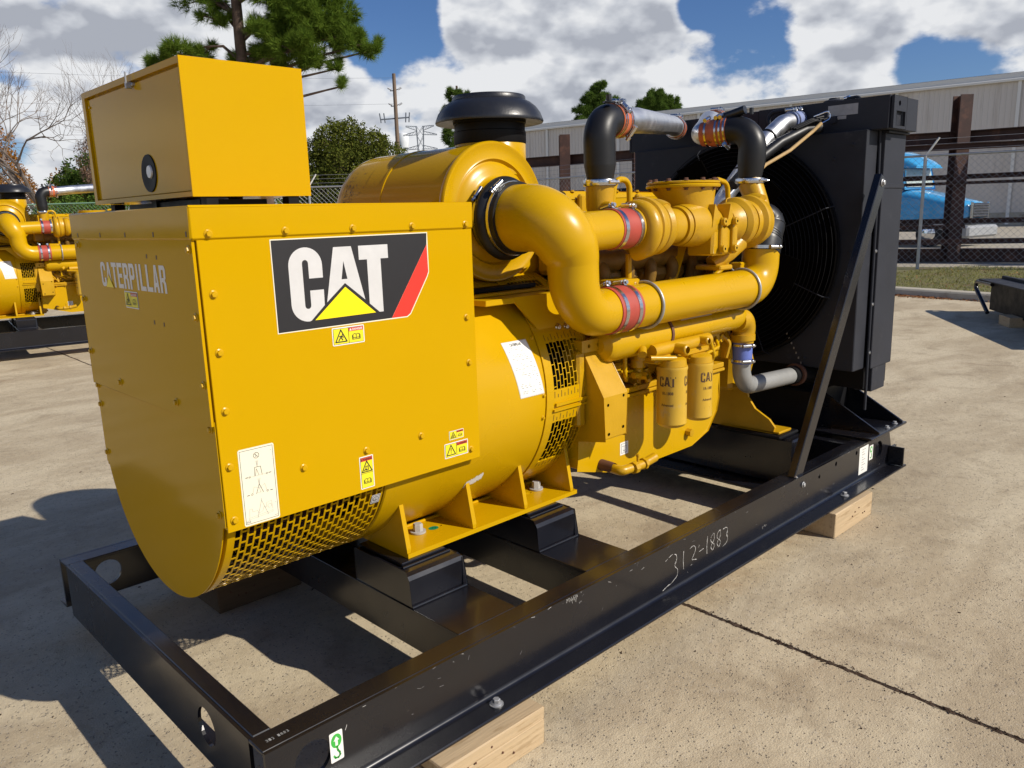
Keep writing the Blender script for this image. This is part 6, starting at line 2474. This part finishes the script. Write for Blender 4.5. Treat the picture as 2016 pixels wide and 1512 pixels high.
for z in (1.50, 1.15):
    m = MB(); m.box(-3.55, -3.38, -1.14, -1.121, z, z + .07); m.build('marker_lamp', 'label_red', tr)
m = MB()
for k in range(4):
    m.box(-3.3 + k * .22, -3.2 + k * .22, -1.10, 1.10, 3.40 - k * .07, 3.44 - k * .07)
m = MB(); m.tube([(-2.45, -1.15, 2.9), (-2.30, -1.38, 2.85), (-2.30, -1.38, 2.2)], .02, 6); m.build('mirror_bracket', 'truck_blue', tr)
m = MB(); m.box(-.62, -.45, -1.1, -1.0, 1.88, 2.06, b=.04); m.tube([(-.55, -1.05, 1.55), (-.55, -1.05, 1.88)], .012, 6); m.build('hood_mirror', 'truck_dark', tr)

# ---- blue car glimpsed under the control box
cr_ = thing('car', 'dark blue car seen through the gap under the control box', 'car', (9.1, 27.6, 0.0), radians(-30))
m = MB(); m.prism([(-2.2, .35), (2.2, .35), (2.2, .85), (1.2, .98), (.5, 1.45), (-1.2, 1.45), (-1.9, 1.0), (-2.2, .95)], lambda u, v, w: (u, w, v), -.88, .88)
m.build('body', 'car_blue', cr_, bevel=.06)
m = MB(); m.prism([(.45, 1.38), (1.05, 1.0), (-1.6, 1.0), (-1.15, 1.38)], lambda u, v, w: (u, w, v), -.89, .89); m.build('window', 'windscreen', cr_)
for x in (-1.4, 1.4):
    for y in (-.80, .80):
        m = MB(); m.lathe([(y - .1, 0), (y - .1, .31), (y + .1, .31), (y + .1, 0)], (x, 0, .32), 'y', 20); m.build('wheel', 'tyre', cr_)

# ---- utility pole, pylon, water tank
up_ = thing('utility_pole', 'wooden utility pole with three tiers of insulators above the oak', 'utility pole', (37.0, 48.5, 0))
m = MB(); m.tube([(0, 0, 0), (0, 0, 12.3)], [.19, .13], 12); m.build('pole', 'pole_wood', up_)
RT = Vector((.716, -.698, 0))
for z, w in ((11.1, .22), (10.0, .22)):
    for sg in (-1, 1):
        m = MB()
        m.tube([Vector((0, 0, z)), RT * sg * w * 1.6 + Vector((0, 0, z + (.12 if sg > 0 else -.02)))], .035, 6)
        m.build('bracket', 'tower_steel', up_)
        m = MB()
        m.tube([RT * sg * w * 1.2 + Vector((0, 0, z + .06)), RT * sg * w * 2.3 + Vector((0, 0, z + .2))], .07, 8)
        m.build('insulator', 'insulator', up_)
m = MB(); m.tube([-RT * 1.15 + Vector((0, 0, 9.05)), RT * .95 + Vector((0, 0, 9.15))], .05, 6); m.build('crossarm', 'tower_steel', up_)
for sg in (-1.15, -.85, .7, .95):
    m = MB(); m.tube([RT * sg + Vector((0, 0, 8.8)), RT * sg * 1.08 + Vector((0, 0, 9.5))], .05, 6); m.build('insulator', 'tower_steel', up_)
for k, (z, lab) in enumerate(((12.0, 'upper'), (10.15, 'lower'))):
    m = MB()
    P_ = [Vector((37, 48.5, z)).lerp(Vector((-20, 72, z + 1.2)), t / 12) + Vector((0, 0, -1.0 * (1 - (t / 6 - 1) ** 2))) for t in range(13)]
    m.tube([p - Vector((37, 48.5, 0)) for p in P_], .007, 4, caps=False)
    o = m.build('power_line', 'tower_steel')
    o.location = (37, 48.5, 0)
    tag(o, lab + ' thin overhead power line crossing the clouds at the left', 'cable', 'overhead power lines')

py = thing('transmission_tower', 'distant lattice transmission tower with wide arms', 'pylon', (225.5, 286.0, 0))
m = MB()
RT2 = RT
FW = Vector((.698, .716, 0))


def tpt(a, b, z):
    return RT2 * a + FW * b + Vector((0, 0, z))


lv = [(0, 5.0), (10, 3.6), (20, 2.4), (27, 1.5), (32, 1.2), (37, 1.4), (41, 1.5)]
for (z0, w0), (z1, w1) in zip(lv[:-1], lv[1:]):
    for sa in (-1, 1):
        for sb in (-1, 1):
            m.tube([tpt(sa * w0, sb * w0, z0), tpt(sa * w1, sb * w1, z1)], .16, 4, caps=False)
        m.tube([tpt(-w0, sa * w0, z0), tpt(w1, sa * w1, z1)], .10, 3, caps=False)
        m.tube([tpt(w0, sa * w0, z0), tpt(-w1, sa * w1, z1)], .10, 3, caps=False)
m.build('lattice_mast', 'tower_steel', py, kind='stuff')
for z, w in ((41, 6.2), (37.5, 7.4), (31.5, 7.4)):
    m = MB()
    for sg in (-1, 1):
        m.tube([tpt(sg * 1.2, 0, z), tpt(sg * w, 0, z - .3 if z < 41 else z + .3)], .14, 4, caps=False)
        m.tube([tpt(sg * 1.2, 0, z + (1.5 if z < 41 else -1.8)), tpt(sg * w, 0, z)], .14, 4, caps=False)
        for i in range(1, 5):
            f = i / 5
            m.tube([tpt(sg * (1.2 + (w - 1.2) * f), 0, z), tpt(sg * (1.2 + (w - 1.2) * (f - .15)), 0, z + (1.5 if z < 41 else -1.8) * (1 - f))], .09, 3, caps=False)
    m.build('crossarm', 'tower_steel', py, kind='stuff')
wt = thing('water_tower', 'distant white water tank behind the oak crown', 'water tower', (251.5, 333.4, 0))
m = MB(); m.lathe([(35.5, 1.0), (36.5, 2.6), (39, 3.0), (42, 3.0), (43.4, 2.4), (44.2, 0)], (0, 0, 0), 'z', 32); m.build('tank', 'tank_white', wt)
for k in range(4):
    a_ = pi / 4 + k * pi / 2
    m = MB(); m.tube([(3.4 * cos(a_), 3.4 * sin(a_), 0), (2.4 * cos(a_), 2.4 * sin(a_), 36.6)], .3, 8); m.build('leg', 'tank_white', wt)

# ================================================================== TREES
def blade(m, p, d_, L_, w, rnd, mat=0):
    s = d_.cross(Vector((rnd.uniform(-1, 1), rnd.uniform(-1, 1), rnd.uniform(-1, 1))))
    if s.length < 1e-4:
        s = Vector((1, 0, 0))
    s = s.normalized() * w
    k = len(m.v)
    m.v += [tuple(p - s), tuple(p + s), tuple(p + d_ * L_)]
    m.f.append([k, k + 1, k + 2]); m.m.append(mat); m.sm.append(False)


def tuft(m, p, d_, L_, n, w, rnd):
    d_ = Vector(d_).normalized()
    for i in range(n):
        v = Vector((rnd.gauss(0, 1), rnd.gauss(0, 1), rnd.gauss(0, 1))).normalized()
        dd = (d_ * rnd.uniform(.25, 1.1) + v * .75).normalized()
        blade(m, p + d_ * rnd.uniform(-.06, .04), dd, L_ * rnd.uniform(.6, 1.0), w, rnd)


def rand_in(rnd):
    while True:
        v = Vector((rnd.uniform(-1, 1), rnd.uniform(-1, 1), rnd.uniform(-1, 1)))
        if v.length < 1:
            return v


def pine(loc, trunk, clusters, label, seed, tl=.27, tn=26, tw=.006, mat='pine_needles', tr0=.17, group=None, dens=1.0):
    """clusters: (a lateral right, b away, z, ra, rb, rz, tufts)"""
    rnd = random.Random(seed)
    t = thing('pine_tree', label, 'tree', loc, 0, group)
    m = MB()
    m.tube(trunk, [tr0 * (1 - .55 * i / (len(trunk) - 1)) for i in range(len(trunk))], 12)
    tk = m.build('trunk', 'bark_pine', t)
    br = MB()
    cm = MB()
    for (a, b, z, ra, rb, rz, n) in clusters:
        c = RT * a + FW * b + Vector((0, 0, z))
        # limb from the trunk
        hz_ = max(.5, min(c.z - abs(a) * .35, trunk[-1][2] - .2))
        # trunk point at that height
        for (p, q) in zip(trunk[:-1], trunk[1:]):
            if p[2] <= hz_ <= q[2]:
                f = (hz_ - p[2]) / (q[2] - p[2])
                s = Vector(p).lerp(Vector(q), f)
                break
        else:
            s = Vector(trunk[-1])
        mid = s.lerp(c, .5) + Vector((0, 0, .12)) + rand_in(rnd) * .15
        if (c - s).length > .3:
            br.tube([s, mid, c], [tr0 * .30, tr0 * .2, tr0 * .10], 6)
        subs = []
        n = int(n * dens)
        ns = max(3, n // 18)
        for i in range(ns):
            v = rand_in(rnd)
            e = c + RT * v.x * ra + FW * v.y * rb + Vector((0, 0, v.z * rz))
            subs.append(e)
            br.tube([c + (mid - c) * rnd.uniform(0, .4), (c + e) / 2 + rand_in(rnd) * .06, e], [.022, .016, .008], 4, caps=False)
        for i in range(n):
            e = rnd.choice(subs)
            out = (e - c)
            off = rand_in(rnd) * .26 * min(1.0, ra)
            p = e + off
            d_ = (off * 2 + out * .8 + Vector((0, 0, .25)))
            if d_.length < .01:
                d_ = Vector((0, 0, 1))
            tuft(cm, p, d_, tl, tn, tw, rnd)
    br.build('branch', 'bark_pine', t, kind='stuff')
    cm.build('crown', mat, t)
    return t


B0 = Vector((8.9, 16.1, 0))
pine(tuple(B0), [(0, 0, 0), (.05, .05, 2.5), (-.22, .20, 5.5), (-.18, .30, 7.2), (.0, .2, 9.5), (.1, .1, 11.5)],
     [(.35, 0, 6.0, .55, .7, .45, 110), (.9, .3, 6.35, .8, .8, .55, 170), (1.5, .1, 6.1, .7, .7, .5, 140), (1.15, -.3, 5.65, .6, .6, .35, 90), (.25, .2, 5.55, .5, .5, .35, 80),
      (2.1, 0, 6.0, .5, .5, .38, 70), (2.6, -.1, 5.75, .42, .4, .26, 46), (2.95, .0, 5.65, .25, .3, .2, 20), (1.75, .2, 6.75, .8, .8, .5, 130), (.7, .2, 7.0, .8, .8, .5, 130),
      (2.0, -.2, 5.2, .16, .2, .32, 14), (2.05, -.2, 4.80, .14, .14, .18, 12), (1.35, 0, 5.3, .35, .3, .2, 26),
      (-1.0, .2, 6.85, .75, .6, .35, 60), (-.9, .1, 6.45, .4, .4, .22, 30), (-1.75, 0, 5.65, .55, .5, .22, 50), (-2.45, .1, 5.55, .4, .4, .22, 34), (-1.2, .1, 5.85, .35, .4, .30, 26),
      (-.45, .3, 5.55, .45, .4, .25, 40), (-1.9, .3, 7.15, .30, .3, .12, 8), (0, .3, 8.0, 1.4, 1.2, .8, 180), (.3, 0, 9.4, 1.3, 1.2, .8, 150), (.2, 0, 10.8, 1.0, .9, .9, 120), (2.0, .2, 7.8, .8, .7, .4, 70)],
     'large pine with long-needled branches rising behind the control box', 5, tl=.25, tn=30, tw=.006, dens=3.0)
pine((32.2, 35.8, 0), [(0, 0, 0), (0, 0, 4), (0, 0, 7.5), (0, .0, 9.4)],
     [(-.2, 0, 8.95, .5, .5, .35, 40), (.3, 0, 8.9, .4, .4, .3, 26), (-.75, 0, 7.9, .35, .5, .45, 30), (-.8, 0, 7.1, .4, .5, .35, 30), (-.2, 0, 6.6, .8, .6, .4, 40), (.8, 0, 7.6, .9, .6, .6, 60), (-.5, 0, 5.9, .5, .5, .3, 26),
      (.6, 0, 5.6, 1.0, .8, .6, 60), (0, 0, 4.8, 1.0, .8, .5, 40)],
     'thin pine showing on the left of the rain cap', 12, dens=3.5, tl=.34, tn=16, tw=.016, mat='pine_needles_far', tr0=.14)
pine((60.4, 48.0, 0), [(0, 0, 0), (0, 0, 7), (0, 0, 13)],
     [(0, 0, 13.2, .6, .6, .6, 40), (-.3, 0, 12.2, 1.2, 1, .6, 80), (.9, 0, 11.9, .9, .9, .6, 60), (-1.4, 0, 11.3, .9, .9, .6, 60), (.4, 0, 11.0, 1.6, 1.2, .7, 110), (1.9, 0, 11.2, .7, .7, .5, 40), (-.9, 0, 10.0, 1.6, 1.2, .7, 110),
      (1.2, 0, 9.8, 1.5, 1.2, .7, 90), (0, 0, 8.4, 2.0, 1.4, .9, 110)],
     'pine with an open crown above the left end of the warehouse', 13, dens=5, tl=.5, tn=18, tw=.028, mat='pine_needles_far', tr0=.18)
pine((72.9, 50.4, 0), [(0, 0, 0), (0, 0, 8), (0, 0, 13.4)],
     [(0, 0, 13.7, .9, .8, .45, 60), (-.8, 0, 13.1, 1.2, 1, .5, 90), (.9, 0, 13.0, 1.3, 1, .5, 90), (0, 0, 12.4, 2.2, 1.4, .6, 170), (1.7, 0, 12.2, 1.0, 1, .5, 60), (-1.7, 0, 12.1, 1.0, 1, .5, 60), (0, 0, 11.4, 2.2, 1.6, .8, 120)],
     'dense round-topped pine above the middle of the warehouse', 14, dens=4.5, tl=.5, tn=20, tw=.03, mat='pine_needles_far', tr0=.2)


def leafy(name, loc, lumps, n, s, mat, label, seed, trunk_h, tr0=.18, bark='bark_pine', group=None, cat='tree', limbs=9):
    """crown of small leaf faces gathered on twigs; lumps: (a, b, z, r, rz)"""
    rnd = random.Random(seed)
    t = thing(name, label, cat, loc, 0, group)
    if trunk_h > 0:
        m = MB()
        m.tube([(0, 0, 0), (.05, .03, trunk_h * .5), (0, 0, trunk_h)], [tr0, tr0 * .8, tr0 * .6], 10)
        m.build('trunk', bark, t)
    br, cm = MB(), MB()
    top = Vector((0, 0, trunk_h))
    tot = sum(l[3] ** 2 * l[4] for l in lumps)
    for (a, b, z, r, rz) in lumps:
        c = RT * a + FW * b + Vector((0, 0, z))
        if trunk_h > 0:
            br.tube([top, top.lerp(c, .5) + rand_in(rnd) * .2, c], [tr0 * .4, tr0 * .25, tr0 * .08], 6, caps=False)
        k = int(n * (r * r * rz) / tot)
        tw = []
        for i in range(max(6, k // 16)):
            v = rand_in(rnd)
            v = v.normalized() * (v.length ** .45)
            e = c + RT * v.x * r + FW * v.y * r + Vector((0, 0, v.z * rz))
            tw.append((e, v))
            if i % 5 == 0:
                br.tube([c, (c + e) / 2 + rand_in(rnd) * .1, e], [.02, .014, .006], 3, caps=False)
        for i in range(k):
            e, v = rnd.choice(tw)
            up = Vector((v.x, v.y, v.z + .5)).normalized()
            p = e + rand_in(rnd) * (.10 + .10 * r) + up * rnd.uniform(0, .16)
            nn = (rand_in(rnd) + Vector((0, 0, .3))).normalized()
            q = nn.orthogonal().normalized()
            q = Matrix.Rotation(rnd.uniform(0, 6.28), 3, nn) @ q
            w = nn.cross(q)
            ss = s * rnd.uniform(.6, 1.25)
            kk = len(cm.v)
            cm.v += [tuple(p - q * ss), tuple(p - w * ss * .45), tuple(p + q * ss), tuple(p + w * ss * .45)]
            cm.f.append([kk, kk + 1, kk + 2, kk + 3]); cm.m.append(0); cm.sm.append(False)
    if br.v:
        br.build('branch', bark, t, kind='stuff')
    cm.build('crown', mat, t)
    return t


ro = random.Random(31)
lumps = [(-.7, 0, 5.1, 1.05, .95), (-.1, .2, 5.35, .85, .85), (.9, 0, 4.9, 1.0, .9), (1.7, 0, 4.35, .95, .8), (2.35, 0, 3.95, .65, .65), (-1.6, 0, 4.5, 1.0, .95), (-2.3, 0, 3.8, .9, .9), (0, -.4, 4.0, 1.4, 1.1), (1.3, -.3, 3.5, 1.3, .9),
         (-1.1, -.4, 3.2, 1.3, 1.0), (.4, -.3, 2.7, 1.5, .8), (2.1, 0, 2.9, .9, .8), (-2.3, 0, 2.7, 1.0, .8), (1.35, .2, 5.5, .35, .45), (-.75, .1, 6.05, .3, .35), (.0, .1, 6.15, .3, .3), (.5, .1, 5.75, .35, .4)]
leafy('oak_tree', (21.2, 31.0, 0), lumps, 70000, .068, 'oak_leaves', 'dense evergreen oak behind the chain-link fence, left of the air cleaner', 3, 2.2)
leafy('oak_tree', (14.9, 48.4, 0), [(0, 0, 4.6, 1.6, 1.1), (-1.3, 0, 3.6, 1.4, 1.1), (1.4, 0, 3.9, 1.6, 1.1), (0, 0, 3.6, 2.0, 1.3), (2.6, 0, 4.4, 1.4, 1.2), (3.6, 0, 3.6, 1.5, 1.2)], 15000, .11, 'pine_needles_far',
      'dark green tree beside the control box, behind the bare tree', 41, 2.5)
leafy('autumn_tree', (13.6, 66.5, 0), [(0, 0, 6.0, 2.2, 2.2), (1.5, 0, 4.6, 1.8, 1.6), (-2, 0, 6.5, 2.4, 2.6), (-1.5, 0, 3.5, 2.4, 1.6), (2.8, 0, 3.6, 1.4, 1.2), (.5, 0, 7.8, 1.6, 1.2)], 20000, .11, 'orange_leaves',
      'orange-leaved autumn tree at the far left behind the bare tree', 42, 2.4)
leafy('autumn_tree', (18.6, 63.8, 0), [(0, 0, 4.6, 1.8, 1.6), (1.0, 0, 3.2, 2.0, 1.4), (-1, 0, 3.2, 1.8, 1.3)], 8000, .12, 'orange_leaves',
      'low orange-brown tree to the right of the bare trunk', 43, 2.0)
leafy('brown_tree', (14.6, 43.2, 0), [(0, 0, 6.3, 1.2, 1.2), (-.9, 0, 5.2, 1.1, 1.1), (1.0, 0, 5.6, 1.2, 1.3), (1.2, 0, 7.0, .9, .9), (0, 0, 4.4, 1.5, 1.0)], 15000, .055, 'brown_leaves',
      'thin reddish-brown winter tree just left of the control box', 44, 3.0, bark='bark_pale')
leafy('shrub', (10.9, 38.5, 0), [(0, 0, 2.2, 1.1, .95), (-1.1, 0, 2.0, .9, .9), (1.2, 0, 2.1, 1.1, .9), (2.6, 0, 2.0, 1.1, .9), (4.0, 0, 2.1, 1.2, .9)], 9000, .06, 'shrub_leaves',
      'bright green hedge behind the pale green fence', 45, 0, cat='shrub')
for k, (x, y, s_) in enumerate(((27, 66, 3.0), (33, 62, 3.2), (42, 70, 3.6), (22, 72, 3.0))):
    leafy('distant_tree', (x, y, 0), [(0, 0, s_ * .9, s_, s_ * .8), (s_ * .8, 0, s_ * .7, s_ * .8, s_ * .6), (-s_ * .8, 0, s_ * .7, s_ * .8, s_ * .6)], 4500, .15, 'pine_needles_far',
          'far green tree low on the skyline, ' + ('left of the oak', 'behind the oak', 'right of the oak', 'between the autumn trees and the oak')[k], 50 + k, 1.5)


def bare(loc, h, label, seed, r0=.2, lean=0.0, spread=.55, depth=7, name='bare_tree'):
    rnd = random.Random(seed)
    t = thing(name, label, 'tree', loc, 0)
    tm, bm_ = MB(), MB()

    def grow(p, d_, L_, r, lv):
        n = 3
        P_ = [p]
        dd = d_.copy()
        for i in range(n):
            dd = (dd + rand_in(rnd) * .22 + Vector((0, 0, .04))).normalized()
            P_.append(P_[-1] + dd * L_ / n)
        m = tm if lv == 0 else bm_
        m.tube(P_, [r * (1 - .35 * i / n) for i in range(n + 1)], 8 if lv < 2 else 4 if lv < 4 else 3, caps=False)
        if lv >= depth or r < .0035:
            return
        k = 2 if rnd.random() < .6 else 3
        for i in range(k):
            v = rand_in(rnd).normalized()
            nd_ = (dd + v * spread * rnd.uniform(.7, 1.25) + Vector((0, 0, .12))).normalized()
            q = P_[-1] if i < 2 else P_[-2]
            grow(q, nd_, L_ * rnd.uniform(.68, .90), r * rnd.uniform(.58, .72), lv + 1)
    grow(Vector((0, 0, 0)), Vector((lean, 0, 1)).normalized(), h * .30, r0, 0)
    tm.build('trunk', 'bark_pale', t)
    bm_.build('branch', 'bark_pale', t, kind='stuff')
    return t


bare((12.6, 49.5, 0), 10.8, 'leafless tree with fine branches spreading against the clouds at the left', 4, .19, spread=.72, depth=8)
bare((9.0, 50.5, 0), 9.0, 'second leafless tree at the left edge, mostly out of frame', 9, .14, spread=.7, depth=7)
bare((15.2, 44.6, 0), 7.6, 'small leafless tree with fine twigs touching the control box edge', 15, .10, spread=.55, depth=8)
print('objects', len(bpy.data.objects))
